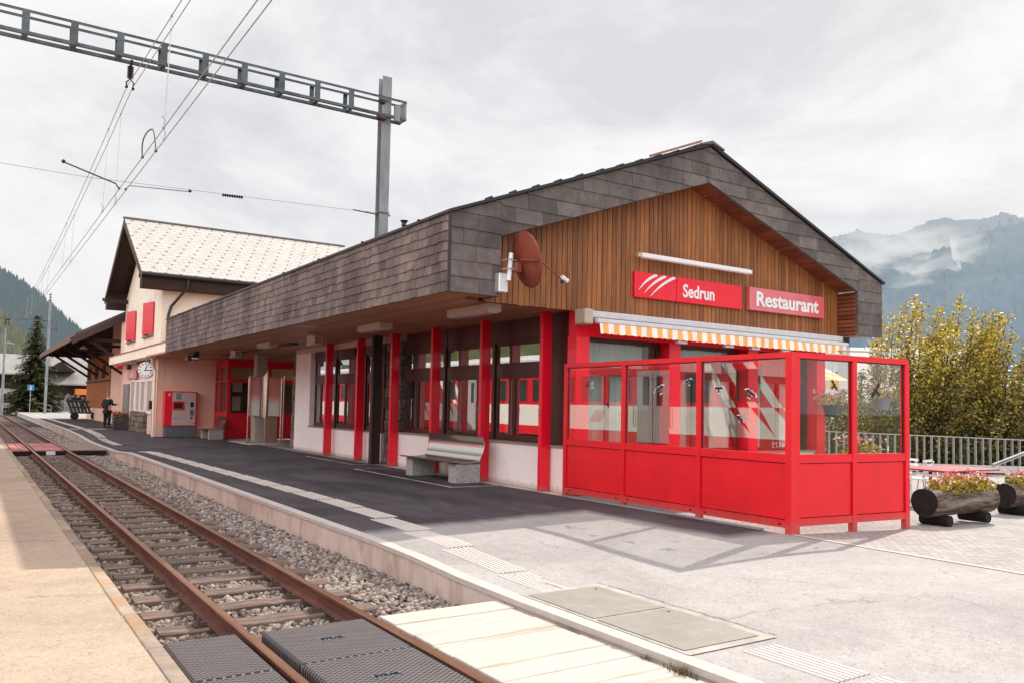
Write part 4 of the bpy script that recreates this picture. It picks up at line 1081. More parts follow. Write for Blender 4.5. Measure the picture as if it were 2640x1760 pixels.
mb = MB(); mb.tube([fe+V((-.03, 0, .05)), fe+V((.03, 0, .03))], .045, 12); mb.tube([fe+V((.02, 0, .035)), fe+V((.10, .0, .0))], [.035, .04], 12); obj('feed_head', mb, 'white_paint', D)
mb = MB(); mb.tube([fe+V((-.01, 0, .0)), fe+V((-.0, 0, -.05))], .03, 8); obj('feed_clamp', mb, 'black', D)
# awning
A = thing('awning', 'rolled awning with orange and white striped valance above the terrace windows', 'awning', (13, 11.6, 3.1))
mb = MB(); mb.bbox(9.40, 17.0, 11.72, 11.93, 3.24, 3.385, .03); obj('cassette', mb, pm('grey white awning case', (.60, .60, .63), .4, .06), A)
mb = MB(); mb.bbox(9.22, 9.42, 11.62, 11.94, 3.12, 3.395, .02); obj('end_bracket', mb, 'beige_box', A)
mb = MB(); mb.box(17.0, 17.05, 11.60, 11.9, 3.14, 3.36); obj('end_bracket', mb, 'dark_metal', A)
mb = MB(); mb.bbox(9.48, 16.98, 11.56, 11.69, 3.14, 3.23, .02); obj('front_rail', mb, pm('pale awning rail', (.66, .65, .68), .4, .06), A)
mb = MB(); n = 420; vs = []
for i in range(n+1):
    x = 9.52+7.36*i/n; d = .012*math.sin(x*9)+.02*math.sin(x*2.3+1)*sm(12, 15, x)
    for j, z in enumerate((3.145, 3.05, 2.955+.006*math.sin(x*38))):
        vs.append((x+.10*j*sm(11.5, 14, x)*.5*math.sin(x*.9), 11.57-.01*j+d*j*.6, z))
mb.add(vs, [(3*i+j, 3*i+3+j, 3*i+4+j, 3*i+1+j) for i in range(n) for j in (0, 1)])
obj('valance', mb, 'awning', A, smooth='all')
for x in (11.55, 12.9, 13.7, 14.7): mb = MB(); mb.bbox(x, x+.26, 11.62, 11.72, 2.90, 2.96, .01); obj('clip', mb, 'white_paint', A)
# lamps under the canopy
for k, (x0, x1, y0, y1, lab) in enumerate(((7.62, 7.90, 12.36, 13.9, 'beige box lamp under the canopy nearest the gable corner'), (7.58, 7.9, 16.9, 18.2, 'beige box lamp under the canopy, second from the gable'), (7.55, 7.85, 24.9, 26.2, 'beige box lamp under the canopy above the information stand'))):
    t = thing('canopy_lamp', lab, 'lamp', ((x0+x1)/2, (y0+y1)/2, 3.3), 0, 'box lamps under the canopy')
    mb = MB(); mb.bbox(x0, x1, y0, y1, 3.28, 3.431, .012); obj('housing', mb, 'beige_box', t)
    mb = MB(); mb.box(x0+.03, x1-.03, y0+.05, y1-.05, 3.262, 3.279); obj('diffuser', mb, 'machine_grey', t)
mb = MB(); mb.box(6.55, 6.95, 19.0, 19.5, 3.42, 3.431); o = obj('ceiling_panel', mb, 'machine_grey'); tag(o, 'flat pale panel set flush in the canopy ceiling', 'panel')
def speaker(x, y, z, lab, s=1, m_='beige_box'):
    t = thing('loudspeaker', lab, 'loudspeaker', (x, y, z), 0, 'speakers and floodlights under the canopy')
    mb = MB(); a, b, h = .13*s, .22*s, .13*s
    vs = [(x-a*.7, y-b, z-h*.7), (x+a*.7, y-b, z-h*.7), (x+a*.7, y-b, z+h*.7), (x-a*.7, y-b, z+h*.7), (x-a, y+b, z-h), (x+a, y+b, z-h), (x+a, y+b, z+h), (x-a, y+b, z+h)]
    mb.add(vs, [(0, 1, 2, 3), (4, 7, 6, 5), (0, 4, 5, 1), (1, 5, 6, 2), (2, 6, 7, 3), (3, 7, 4, 0)]); obj('horn_box', mb, m_, t)
    mb = MB()
    for i in range(3):
        for j in range(3): mb.box(x-a*.55+i*a*.4, x-a*.3+i*a*.4, y-b-.006, y-b-.001, z-h*.5+j*h*.38, z-h*.28+j*h*.38)
    obj('grille', mb, 'shadow_black', t)
    mb = MB(); mb.box(x-.02, x+.02, y-.02, y+.02, z+h*.8, 3.432); obj('bracket', mb, 'steel', t)
speaker(7.62, 21.1, 3.24, 'pale horn loudspeaker under the canopy before the white wall', 1.1)
speaker(7.85, 29.7, 3.26, 'pale loudspeaker box left of the information stand column', 1.1)
speaker(8.05, 38.0, 3.2, 'small dark loudspeaker above the ticket machine', 1.0, 'black') if False else None
t = thing('floodlight', 'black floodlight with a bright front under the far canopy', 'floodlight', (6.8, 31.6, 3.2))
mb = MB(); mb.prism([V((6.68, 31.4, 3.12)), V((6.98, 31.4, 3.06)), V((6.98, 31.4, 3.38)), V((6.86, 31.4, 3.38))], V((0, .35, 0))); obj('housing', mb, 'black', t)
mb = MB(); mb.box(6.72, 6.95, 31.385, 31.397, 3.10, 3.15); obj('lens', mb, 'lamp_white', t)
mb = MB(); mb.box(6.9, 6.94, 31.5, 31.6, 3.38, 3.432); obj('bracket', mb, 'steel', t)
speaker(7.0, 33.2, 3.22, 'small black loudspeaker beside the floodlight at the canopy end', .85, 'black')
for k in range(5):
    y = 25+k*1.9; mb = MB(); mb.bbox(8.3, 8.5, y, y+1.3, 3.37, 3.431, .01); o = obj('strip_light', mb, 'steel_dark')
    tag(o, 'dim strip light on the ceiling of the station passage', 'light', 'strip lights in the passage ceiling')
mb = MB(); mb.box(FX, 13.2, 33.97, 38.2, 3.40, 3.47); o = obj('passage_ceiling', mb, 'soffit', B)

# ------------------------------------------------------------------ red glazed screen round the terrace
Sx, S0, S1 = 9.09, 7.06, 12.0
W = thing('terrace_screen', 'red framed glass wind screen around the restaurant terrace', 'wind screen', (Sx, S0, 0))
A0 = V((Sx, S0, 0)); 
def run(o, d, L_, posts, zb, post_w=.085, base=None, gm='glass_screen'):
    d = V(d).normalized(); n = V((d.y, -d.x, 0))
    def bx(mb, a, b, off, t, z0, z1, bev=.0):
        p = [o+d*a+n*(off-t/2), o+d*b+n*(off-t/2), o+d*b+n*(off+t/2), o+d*a+n*(off+t/2)]
        mb.add([(q_.x, q_.y, z0) for q_ in p]+[(q_.x, q_.y, z1) for q_ in p], [(3, 2, 1, 0), (4, 5, 6, 7), (0, 1, 5, 4), (1, 2, 6, 5), (2, 3, 7, 6), (3, 0, 4, 7)])
    mb = MB(); bx(mb, 0, L_, 0, .075, 2.325, 2.40); obj('top_rail', mb, 'redscreen', W)
    for i, a in enumerate(posts):
        gz = g(o.x+d.x*a, o.y+d.y*a)
        if base: gz = base[i]
        mb = MB(); bx(mb, a-post_w/2, a+post_w/2, 0, post_w, gz, 2.323); 
        bp = obj('post', mb, 'redscreen', W)
    for i, (a, b) in enumerate(zip(posts, posts[1:])):
        a += post_w/2+.001; b -= post_w/2+.001
        mb = MB(); bx(mb, a, b, 0, .07, .93, 1.045); obj('mid_rail', mb, 'redscreen', W)
        mb = MB(); bx(mb, a, b, 0, .07, zb, zb+.10); obj('bottom_rail', mb, 'redscreen', W)
        mb = MB(); bx(mb, a+.012, b-.012, .0, .03, zb+.112, .918); obj('lower_panel', mb, 'redscreen', W)
        mb = MB(); bx(mb, a, b, .004, .012, zb+.10, .93); obj('seam', mb, 'reddark', W)
        mb = MB(); p0, p1 = o+d*(a+.012), o+d*(b-.012)
        mb.add([(p0.x, p0.y, 1.05), (p1.x, p1.y, 1.05), (p1.x, p1.y, 2.32), (p0.x, p0.y, 2.32)], [(0, 1, 2, 3)]); obj('glass_pane', mb, gm, W)
        for (u0, u1, z0, z1) in ((a, a+.012, 1.045, 2.323), (b-.012, b, 1.045, 2.323), (a+.012, b-.012, 2.31, 2.323)):
            mb = MB(); bx(mb, u0, u1, 0, .02, z0, z1); obj('gasket', mb, 'black', W)
        for u in (a+.08, b-.12):
            mb = MB(); bx(mb, u, u+.045, -.037 if True else 0, .004, zb+.035, zb+.055); obj('slot', mb, 'black', W)
run(A0+V((0, 0, 0)), (0, 1, 0), S1-S0, [.001, 1.62, 3.31, 4.94-.05], .075, base=[g(9.05, 7)-.0, .005, .005, .005])
ew = V((11.42, 6.84, 0))-A0
run(A0+ew.normalized()*.0, ew, ew.length, [.0425+.04, 1.19, ew.length-.04], .10, base=[-.02, -.035, -.055], gm='glass_end')
mb = MB(); mb.box(Sx-.05, Sx+.05, S0-.05, S0+.05, -.02, 2.402); obj('post', mb, 'redscreen', W)
mb = MB(); mb.box(Sx-.1, Sx-.04, S0+.4, S1-.1, .006, .03); obj('threshold', mb, 'steel', W)
def bird(o, ux, uy, s, rot, m_='black', outline=False):
    # gliding bird of prey: wings, body and fan tail
    half = [(0, .16), (.07, .12), (.09, .05), (.30, .12), (.52, .06), (.62, -.06), (.46, -.06), (.28, -.07), (.12, -.08), (.08, -.2), (.14, -.36), (0, -.33)]
    pts = half+[(-x, y) for x, y in half[::-1][1:-1]]
    c, s_ = math.cos(rot), math.sin(rot)
    nrm = V(ux).cross(V(uy))
    def P(x, y, k, off): x *= s*k; y *= s*k; x, y = x*.75, y; return V(o)+V(ux)*(x*c-y*s_)+V(uy)*(x*s_+y*c)+nrm*off
    mb = MB(); mb.add([P(x, y, 1, .004) for x, y in pts], [tuple(range(len(pts)))]); b = obj('bird_sticker', mb, m_, W)
    if outline:
        mb = MB(); k = 1.0
        ring = [P(x*1.12, y*1.12+.01, 1.08, .003) for x, y in pts]; ins = [P(x, y, 1.0, .0035) for x, y in pts]; n = len(pts)
        mb.add(ring+ins, [(i, (i+1) % n, n+(i+1) % n, n+i) for i in range(n)]); obj('outline', mb, 'white_paint', b)
for (y, z, s, r, ol) in ((11.35, 2.02, .17, .9, 0), (10.8, 1.66, .12, 2.3, 0), (9.55, 1.93, .24, .5, 1), (8.93, 2.04, .17, .4, 1), (8.31, 1.93, .19, 0, 1), (7.72, 1.86, .22, -.5, 1), (7.9, 1.50, .15, -.7, 1)):
    bird((Sx-.006, y, z), -Y_, Z_, s, r, 'black', ol)
dn = ew.normalized()
for (a, z, s, r) in ((.82, 1.98, .22, -.9), (1.66, 1.93, .30, .9), (.98, 1.35, .09, .9), (.86, 2.16, .07, .5)):
    p = A0+dn*a; bird((p.x, p.y-.004, z), dn, Z_, s, r, 'black')
# ------------------------------------------------------------------ old station house with white tiled roof
H = thing('station_house', 'cream station house with pale tiled roof and red shutters behind the canopy', 'house', (10, 43, 0))
HX, Y0, Y1 = 6.85, 38.2, 48.2
YR, ZR, ZE = 43.2, 10.25, 6.95
mb = MB(); mb.box(HX, 16.6, Y0, Y1, 3.47, 6.85)
mb.prism([V((HX, Y0, 6.85)), V((HX, Y1, 6.85)), V((HX, YR, 9.9))], V((9.75, 0, 0)))
obj('upper_wall', mb, 'cream_wall', H)
mb = MB(); mb.box(7.05, 16.6, Y0+.02, 49.8, 0, 3.42); mb.box(HX-.06, 7.049, Y0, Y0+.35, 0, 3.40); obj('lower_wall', mb, 'pink_wall', H)
mb = MB(); mb.box(6.33, HX-.001, 34.0, 49.7, 3.43, 3.83); mb.box(6.33, 6.84, 34.0, 34.02, 3.42, 3.431); obj('balcony_band', mb, 'cream_wall', H)
mb = MB(); mb.box(6.30, HX+.03, 33.98, 49.75, 3.832, 3.875); obj('band_flashing', mb, pm('dull red flashing', (.34, .12, .12), .6), H)
VX, EX = 5.88, 17.1
def slope(y): return ZR-(ZR-ZE)*abs(y-YR)/5.65
for s in (-1, 1):
    ye = YR+s*5.65
    mb = MB(); p = [V((VX, YR, ZR)), V((EX, YR, ZR)), V((EX, ye, ZE)), V((VX, ye, ZE))]
    if s > 0: p = p[::-1]
    mb.prism([q_ for q_ in p], V((0, 0, .05)))
    obj('roof_slope', mb, 'tile_white', H, uv=lambda c: (c.x-VX, math.hypot(c.y-YR, c.z-ZR) if abs(c.y-YR) > .2 else 0))
mb = MB()
for s in (-1, 1):
    ye = YR+s*5.68
    mb.prism([V((VX-.02, YR, ZR-.02)), V((VX-.02, ye, ZE-.02)), V((VX-.02, ye, ZE-.30)), V((VX-.02, YR, ZR-.32))][::s], V((.05, 0, 0)))
obj('verge_board', mb, pm('brown verge board', (.10, .055, .05), .7), H)
mb = MB()
for s in (-1, 1):
    ye = YR+s*5.62; yw = Y0 if s < 0 else Y1
    mb.prism([V((VX+.04, YR, ZR-.05)), V((VX+.04, ye, ZE-.05)), V((VX+.04, ye, ZE-.62)), V((VX+.04, yw, ZE-.62)), V((VX+.04, yw, slope(yw)-.14)), V((VX+.04, YR, ZR-.14))][::s], V((EX-VX-.1, 0, 0)))
obj('eaves_soffit', mb, M['chalet_wood'], H)
mb = MB(); mb.tube([(VX-.02, YR-5.75, ZE-.06), (EX, YR-5.75, ZE-.06)], .085, 10); obj('gutter', mb, 'dark_metal', H)
mb = MB(); mb.tube([(VX-.1, YR+5.78, ZE-.06), (EX, YR+5.78, ZE-.06)], .085, 10); obj('gutter', mb, 'dark_metal', H)
mb = MB(); mb.tube([(7.75, YR-5.72, ZE-.1), (7.75, YR-5.7, ZE-.5), (7.2, Y0-.14, ZE-1.3), (7.1, Y0-.12, ZE-1.7), (7.1, Y0-.12, 3.5)], .06, 10); obj('downpipe', mb, 'dark_metal', H)
mb = MB(); mb.tube([(6.42, 37.6, 3.40), (6.55, 37.9, 3.1), (6.66, 38.1, 2.9), (6.68, 38.12, 0)], .06, 10); obj('downpipe', mb, 'cream_wall', H)
mb = MB()
for (yb, zb) in ((38.9, 7.0), (47.6, 6.7)): mb.beam((VX+.1, yb, zb), (HX, yb, zb), .16, .2)
obj('purlin', mb, 'chalet_wood', H)
mb = MB(); mb.beam((VX-.05, YR, ZR+.06), (EX, YR, ZR+.06), .24, .07); obj('ridge_tile', mb, pm('dark ridge', (.2, .17, .16), .7), H)
for k, yc in enumerate((41.1, 45.9)):
    w_ = 1.25
    mb = MB(); mb.box(HX-.012, HX-.004, yc-w_, yc+w_, 5.95, 6.45); mb.box(HX-.012, HX-.004, yc-.05, yc+.05, 5.95, 6.35); o = obj('window', mb, M['white_wall'], H)
    mb = MB(); mb.box(HX-.10, HX-.002, yc-w_-.05, yc+w_+.05, 4.46, 4.53); obj('sill', mb, 'stone_sill', o)
    for s in (-1, 1):
        mb = MB(); a = yc+s*w_ ; b = yc+s*.07
        p = [V((HX-.04, a, 4.56)), V((HX-.04-.42, b, 4.56)), V((HX-.04-.42, b, 5.98)), V((HX-.04, a, 5.98))]
        p = [V((HX-.03, a, 4.56)), V((HX-.05-.22*(1 if s < 0 else .2), b, 4.56)), V((HX-.05-.22*(1 if s < 0 else .2), b, 6.0)), V((HX-.03, a, 6.0))]
        mb.prism(p if s < 0 else p[::-1], V((-.04, 0, 0))); obj('shutter', mb, 'redpost', o)
for (ya, yb, z0_, z1_, m_) in ((40.6, 41.9, 1.05, 2.45, 'grey_door'), (42.5, 43.6, 1.05, 2.45, 'grey_door'), (43.95, 44.9, 1.05, 2.45, 'grey_door'), (45.4, 46.5, 1.0, 2.5, 'grey_door')):
    mb = MB(); frame_rect(mb, 6.99, 7.049, ya-.1, yb+.1, z0_-.1, z1_+.1, .1); o = obj('window', mb, 'white_wall', H)
    mb = MB(); mb.box(7.03, 7.045, ya, yb, z0_, z1_); obj('blind', mb, m_, o)
mb = MB(); mb.box(6.97, 7.049, 47.1, 48.9, 0, 2.4); o = obj('door', mb, pm('grey shutter door', (.24, .21, .20), .6), H)
mb = MB(); mb.box(7.0, 7.049, 39.55, 40.45, 0, 1.25); obj('hatch', mb, 'shadow_black', H)
mb = MB(); random.seed(6); stonepile(mb, 6.86, 7.05, 41.8, 45.6, 0, 1.02, 4); obj('stone_plinth', mb, 'stone', H)
for (y_, z_) in ((40.6, 1.35),): mb = MB(); mb.bbox(6.9, 7.05, y_-.1, y_+.1, z_-.2, z_+.2, .02); obj('switch_box', mb, 'black', H)

# clock, wall sign, speaker on the house
C = thing('station_clock', 'round white station clock hanging under the balcony band', 'clock', (6.42, 38.75, 2.88))
mb = MB(); mb.lathe([(.34, -.07), (.355, -.05), (.355, .05), (.34, .07)], 36, (6.42, 38.75, 2.88), (-.55, -.83, 0)); obj('case', mb, 'steel_light', C)
cn = V((-.55, -.83, 0)).normalized(); cx_ = V((.83, -.55, 0)).normalized(); cc = V((6.42, 38.75, 2.88))+cn*.073
mb = MB(); mb.lathe([(.325, 0), (.325, .004)], 36, cc, cn); obj('dial', mb, 'white_paint', C)
mb = MB()
for k in range(12):
    a = k*PI/6; d_ = cx_*math.sin(a)+Z_*math.cos(a); mb.beam(cc+d_*.22+cn*.008, cc+d_*.30+cn*.008, .035, .006, cn)
obj('hour_mark', mb, 'black', C)
mb = MB(); a = math.radians(15); d_ = cx_*math.sin(a)+Z_*math.cos(a); mb.beam(cc-d_*.05+cn*.014, cc+d_*.19+cn*.014, .035, .006, cn); obj('hour_hand', mb, 'black', C)
mb = MB(); a = math.radians(96); d_ = cx_*math.sin(a)+Z_*math.cos(a); mb.beam(cc-d_*.06+cn*.02, cc+d_*.29+cn*.02, .025, .006, cn); obj('minute_hand', mb, 'black', C)
mb = MB(); mb.tube([(6.42, 38.75, 3.22), (6.42, 38.75, 3.44)], .02, 8); obj('hanger', mb, 'steel', C)
S = thing('wall_sign', 'small red name board on the pale wall beside the clock', 'sign', (6.95, 45.9, 2.85))
mb = MB(); mb.bbox(6.93, 7.0, 44.6, 47.3, 2.62, 3.08, .01); obj('board', mb, 'poster_red', S)
mb = textmesh('Sedrun', .32, .003, .9, .008); place(mb, (6.925, 46.3, 2.75), -Y_, Z_, -X_); obj('lettering', mb, 'white_paint', S)
t = thing('wall_lamp', 'small lamp and dark loudspeaker under the balcony band left of the clock', 'lamp', (6.5, 43.5, 3.25))
mb = MB(); mb.bbox(6.45, 6.62, 41.8, 43.4, 3.24, 3.36, .02); obj('tube', mb, 'steel_dark', t)
mb = MB(); mb.bbox(6.42, 6.62, 44.0, 44.5, 3.05, 3.3, .03); obj('horn', mb, 'black', t)
S = thing('red_corner_sign', 'small red board high on the shed corner beside the house', 'sign', (6.9, 50.3, 3.6)); mb = MB(); mb.bbox(6.8, 7.5, 50.1, 50.16, 3.25, 3.62, .01); obj('board', mb, 'redpost', S)

# ticket machine
T = thing('ticket_machine', 'red framed ticket machine with pale front against the wall', 'ticket machine', (7.7, 37.9, 0))
yf = 37.78
mb = MB(); mb.bbox(7.05, 8.38, yf, 38.18, .47, 1.98, .015); obj('cabinet', mb, 'redpost', T)
mb = MB(); mb.bbox(7.10, 8.36, yf+.03, 38.18, 0, .468, .01); obj('base', mb, 'machine_base', T)
mb = MB(); mb.bbox(7.36, 8.32, yf-.012, yf-.001, .51, 1.93, .004); obj('front_plate', mb, 'machine_grey', T)
mb = MB(); mb.bbox(7.36, 7.84, yf-.05, yf-.013, 1.18, 1.55, .01); p_ = obj('screen_bezel', mb, 'redpost', T)
mb = MB(); mb.box(7.42, 7.77, yf-.054, yf-.051, 1.25, 1.48); obj('screen', mb, 'black', p_)
mb = MB(); mb.box(7.50, 7.72, yf-.016, yf-.0125, 1.62, 1.90); obj('notice', mb, pm('picture notice', (.25, .32, .38), .4, .4, 8), T)
for (a, b, c_, d_) in ((8.10, 8.24, 1.30, 1.52), (8.10, 8.25, .94, 1.20), (8.13, 8.21, .80, .89)): mb = MB(); mb.box(a, b, yf-.02, yf-.0125, c_, d_); obj('slot', mb, 'black' if b-a < .15 else 'machine_base', T)
mb = MB(); mb.box(7.39, 7.66, yf-.018, yf-.0125, .76, .85); obj('tray', mb, 'grey_door', T)
mb = MB(); mb.box(8.22, 8.29, yf-.018, yf-.0125, .59, .64); obj('badge', mb, 'red', T)
mb = MB()
for k in range(2): mb.add([(7.16+k*.05, yf-.004, 1.78), (7.19+k*.05, yf-.004, 1.78), (7.24+k*.05, yf-.004, 1.87), (7.21+k*.05, yf-.004, 1.87)], [(0, 1, 2, 3)])
obj('emblem', mb, 'white_paint', T)

# glazed red porch
K = thing('waiting_room', 'glazed waiting room with dark red frames in the canopy recess', 'waiting room', (10.5, 37.5, 0))
yk, xk = 36.1, 9.22
mb = MB(); mb.box(xk+.03, 12.8, yk+.03, yk+.09, 0, 1.03); mb.box(xk+.03, xk+.09, yk+.14, 38.11, 0, 1.0); obj('panel', mb, 'red', K)
mb = MB(); mb.box(xk, xk+.13, yk, yk+.13, 0, 3.38); mb.box(xk, xk+.09, 37.3, 37.39, 0, 3.38); mb.box(xk, xk+.09, 38.12, 38.2, 0, 3.38)
mb.box(xk+.13, 12.8, yk+.005, yk+.1, 3.06, 3.38); mb.box(xk+.13, 12.8, yk+.005, yk+.1, 2.42, 2.57); mb.box(xk+.13, 12.8, yk+.005, yk+.1, 1.0, 1.09); mb.box(11.0, 11.1, yk+.002, yk+.1, 0, 3.06)
mb.box(xk+.005, xk+.1, yk+.13, 38.12, 3.06, 3.38); mb.box(xk+.005, xk+.1, yk+.13, 38.12, 2.42, 2.5); mb.box(xk+.005, xk+.1, yk+.13, 38.12, 1.0, 1.12)
obj('frame', mb, 'red', K)
for (a, b, c_, d_) in ((xk+.13, 11.0, 1.09, 2.42), (xk+.13, 11.0, 2.57, 3.06), (11.1, 12.8, 1.09, 2.42), (11.1, 12.8, 2.57, 3.06)):
    mb = MB(); mb.add([(a, yk+.05, c_), (b, yk+.05, c_), (b, yk+.05, d_), (a, yk+.05, d_)], [(0, 1, 2, 3)]); obj('pane', mb, 'glass_dim', K)
for (a, b, c_, d_) in ((yk+.13, 37.3, 1.12, 2.42), (37.39, 38.12, 1.12, 2.42), (yk+.13, 37.3, 2.5, 3.06), (37.39, 38.12, 2.5, 3.06)):
    mb = MB(); mb.add([(xk+.05, a, c_), (xk+.05, b, c_), (xk+.05, b, d_), (xk+.05, a, d_)], [(0, 1, 2, 3)]); obj('pane', mb, 'glass_dim', K)
mb = MB(); mb.box(9.4, 12.8, 38.19, 38.3, 2.45, 3.4); obj('rear_band', mb, 'yellow_wall', K)
mb = MB(); mb.box(9.4, 12.8, 38.18, 38.189, 0, 2.45); obj('rear_wall', mb, 'shadow_black', K)
mb = MB(); mb.box(9.5, 9.9, yk+.2, yk+.24, 2.0, 2.6); mb.box(9.5, 9.85, yk+.2, yk+.24, 1.2, 1.8); obj('notice', mb, 'machine_grey', K)
mb = MB(); mb.box(12.8, 12.95, 28.92, 36.2, 0, 3.43); mb.box(9.9, 12.8, 28.9, 28.99, 0, 3.43); o = obj('recess_wall', mb, 'pink_wall', B)
# benches
def bench_thing(label):
    t = thing('bench', label, 'bench', (0, 0, 0), 0, 'steel benches on granite blocks')
    for s in (-1, 1):
        mb = MB(); y_ = s*1.0+(0 if s > 0 else 0); mb.bbox(-.30, .28, y_-.16, y_+.16, 0, .40, .008); obj('granite_block', mb, 'granite', t, False)
    def sheet_(pts, y0, y1, th=.012, nseg=1):
        mb = MB(); n = len(pts); vs = []
        for yy in (y0, y1):
            for i, (x, z) in enumerate(pts):
                a = V((pts[max(0, i-1)][0], pts[max(0, i-1)][1])); b = V((pts[min(n-1, i+1)][0], pts[min(n-1, i+1)][1])); d = (b-a).normalized(); nn_ = V((-d.y, d.x))*th
                vs.append((x, yy, z)); vs.append((x+nn_.x, yy, z+nn_.y))
        m_ = 2*n
        fs = []
        for i in range(n-1):
            fs += [(2*i, 2*i+2, m_+2*i+2, m_+2*i), (2*i+1, m_+2*i+1, m_+2*i+3, 2*i+3), (2*i, 2*i+1, 2*i+3, 2*i+2), (m_+2*i, m_+2*i+2, m_+2*i+3, m_+2*i+1)]
        fs += [(0, m_, m_+1, 1), (2*n-2, 2*n-1, m_+2*n-1, m_+2*n-2)]
        mb.add(vs, fs); return mb
    seat = [(-.42, .425)]+[(-.40+.60*i/8, .445-.035*math.sin(i/8*PI)*.9) for i in range(9)]
    obj('seat', sheet_(seat, -1.22, 1.22), 'steelpost', t, False, smooth=True)
    back = [(.20, .42), (.235, .47)]+[(.24+.10*math.sin(a)+.0, .50+.46*(a/2.6)) for a in np.linspace(.1, 2.6, 12)]
    obj('backrest', sheet_([(x-.0, z) for x, z in back], -1.22, 1.22), 'chrome', t, False, smooth=True)
    for y_ in (-.45, .45):
        mb = MB(); mb.beam((.34, y_, .42), (.34, y_, .80), .04, .015); mb.beam((-.3, y_, .40), (.34, y_, .405), .05, .02); obj('bracket', mb, 'steel', t, False)
    return t
t = bench_thing('steel bench on granite blocks in front of the restaurant windows'); t.location = (8.72, 15.95, 0)
t2 = dup(t, loc=(8.62, 35.9, 0), rz=0, label='smaller looking steel bench beside the ticket machine'); t2.scale = (1, .62, 1)

# information stand and column
mb = MB(); mb.bbox(9.2, 9.62, 31.8, 32.2, 0, 3.43, .01); o = obj('concrete_column', mb, 'grey_door'); tag(o, 'square grey column rising behind the information stand', 'column')
mb = MB(); mb.box(-.9+9.6, 10.3, 30.6, 33.6, .002, .02); o = struct('paving_slab', mb, 'concrete')
I = thing('information_stand', 'steel information stand with red and white poster cases', 'information stand', (9.55, 32, 0))
mb = MB(); mb.bbox(9.45, 9.70, 31.35, 31.6, 0, 1.2, .01); mb.box(9.70, 9.95, 31.45, 31.6, 0, 1.15); obj('pedestal', mb, 'steelpost', I)
mb = MB(); mb.prism([V((9.36, 31.3, 1.0)), V((9.44, 31.25, 1.0)), V((9.46, 31.25, 2.75)), V((9.32, 31.3, 2.55))], V((0, .3, 0))); obj('fin', mb, 'steelpost', I)
for k, (x0, x1, yy, m_) in enumerate(((8.98, 9.34, 31.7, 'poster_a'), (9.50, 9.94, 31.2, 'poster_b'))):
    mb = MB(); frame_rect_x(mb, yy, yy+.1, x0-.03, x1+.03, 1.04, 2.56, .03); c_ = obj('case_frame', mb, 'steelpost', I)
    mb = MB(); mb.box(x0, x1, yy+.03, yy+.07, 1.07, 2.53); obj('poster', mb, m_, c_)
for xs, yy in (((8.95, 9.10), 31.9), ((9.98, 10.08), 31.15), ((10.10, 10.18), 31.5)):
    mb = MB(); x0, x1 = xs; mb.tube([(x0, yy, .06), (x0, yy, 2.5), (x0+.03, yy, 2.6), (x1+.0, yy+.02, 2.6), (x1, yy+.02, .06)], .022, 8); obj('hoop', mb, 'chrome', I)
for (x, yy) in ((9.0, 31.85), (10.05, 31.2)): mb = MB(); mb.bbox(x-.13, x+.13, yy-.1, yy+.1, .02, .10, .01); obj('foot', mb, 'steel', I)

# person in a dark suit
def skin_mesh(name, joints, edges, mat, parent, sub=2):
    me = bpy.data.meshes.new(name); me.from_pydata([j[0] for j in joints], edges, []); o = bpy.data.objects.new(name, me); col.objects.link(o)
    md = o.modifiers.new('s', 'SKIN'); md.use_smooth_shade = True
    for i, j in enumerate(joints):
        r = j[1]; me.skin_vertices[0].data[i].radius = (r, r) if not isinstance(r, tuple) else r
        me.skin_vertices[0].data[i].use_root = (i == 0)
    md2 = o.modifiers.new('u', 'SUBSURF'); md2.levels = sub; md2.render_levels = sub
    bpy.context.view_layer.update(); dg = bpy.context.evaluated_depsgraph_get()
    m2 = bpy.data.meshes.new_from_object(o.evaluated_get(dg)); bpy.data.objects.remove(o)
    for p in m2.polygons: p.use_smooth = True
    return obj(name, m2, mat, parent, False)
P = thing('person', 'person in a black suit reaching one hand towards the wall', 'person', (6.42, 50.2, 0), 0); P.scale = (1.18, 1.18, 1.07)
P.rotation_euler = (0, 0, -.9)
# faces local +Y
sk = [((0, 0, .95), .10), ((0, .01, 1.15), .12), ((0, 0, 1.38), .13), ((0, .01, 1.50), .05), ((0, .03, 1.60), .07), ((0, .035, 1.70), .082), ((0, .02, 1.78), .05),
      ((.17, 0, 1.42), .055), ((.24, .05, 1.18), .042), ((.22, .30, 1.20), .032), ((.21, .38, 1.21), .03),
      ((-.17, 0, 1.42), .055), ((-.25, -.02, 1.16), .042), ((-.24, .10, .93), .032), ((-.23, .13, .86), .03),
      ((.10, 0, .90), .085), ((.11, .02, .50), .06), ((.12, -.02, .10), .04), ((.13, .12, .05), .035),
      ((-.10, 0, .90), .085), ((-.12, .03, .50), .06), ((-.13, .0, .10), .04), ((-.14, .14, .05), .035)]
eg = [(0, 1), (1, 2), (2, 3), (3, 4), (4, 5), (5, 6), (2, 7), (7, 8), (8, 9), (9, 10), (2, 11), (11, 12), (12, 13), (13, 14), (0, 15), (15, 16), (16, 17), (17, 18), (0, 19), (19, 20), (20, 21), (21, 22)]
body = skin_mesh('body', sk, eg, 'skin', P)
for hx, hy, hz_, sg in ((.21, .40, 1.21, 1), (-.23, .14, .83, -1)):
    for k in range(5):
        mb = MB(); a = V((hx+(k-2)*.016, hy, hz_)); l = (.05, .075, .08, .075, .055)[k]
        dv = V((0, 1, -.1)) if sg > 0 else V((0, .25, -1)); b = a+dv*l*.6; c_ = b+V((0, .01, -.5)).normalized()*l*.4
        if k == 0: b = a+V((-.03*sg, dv.y*.03, dv.z*.03)); c_ = b+dv*.025
        mb.tube([a, b, c_], [.009, .008, .006], 6); obj('finger', mb, 'skin', P, False, smooth='all')
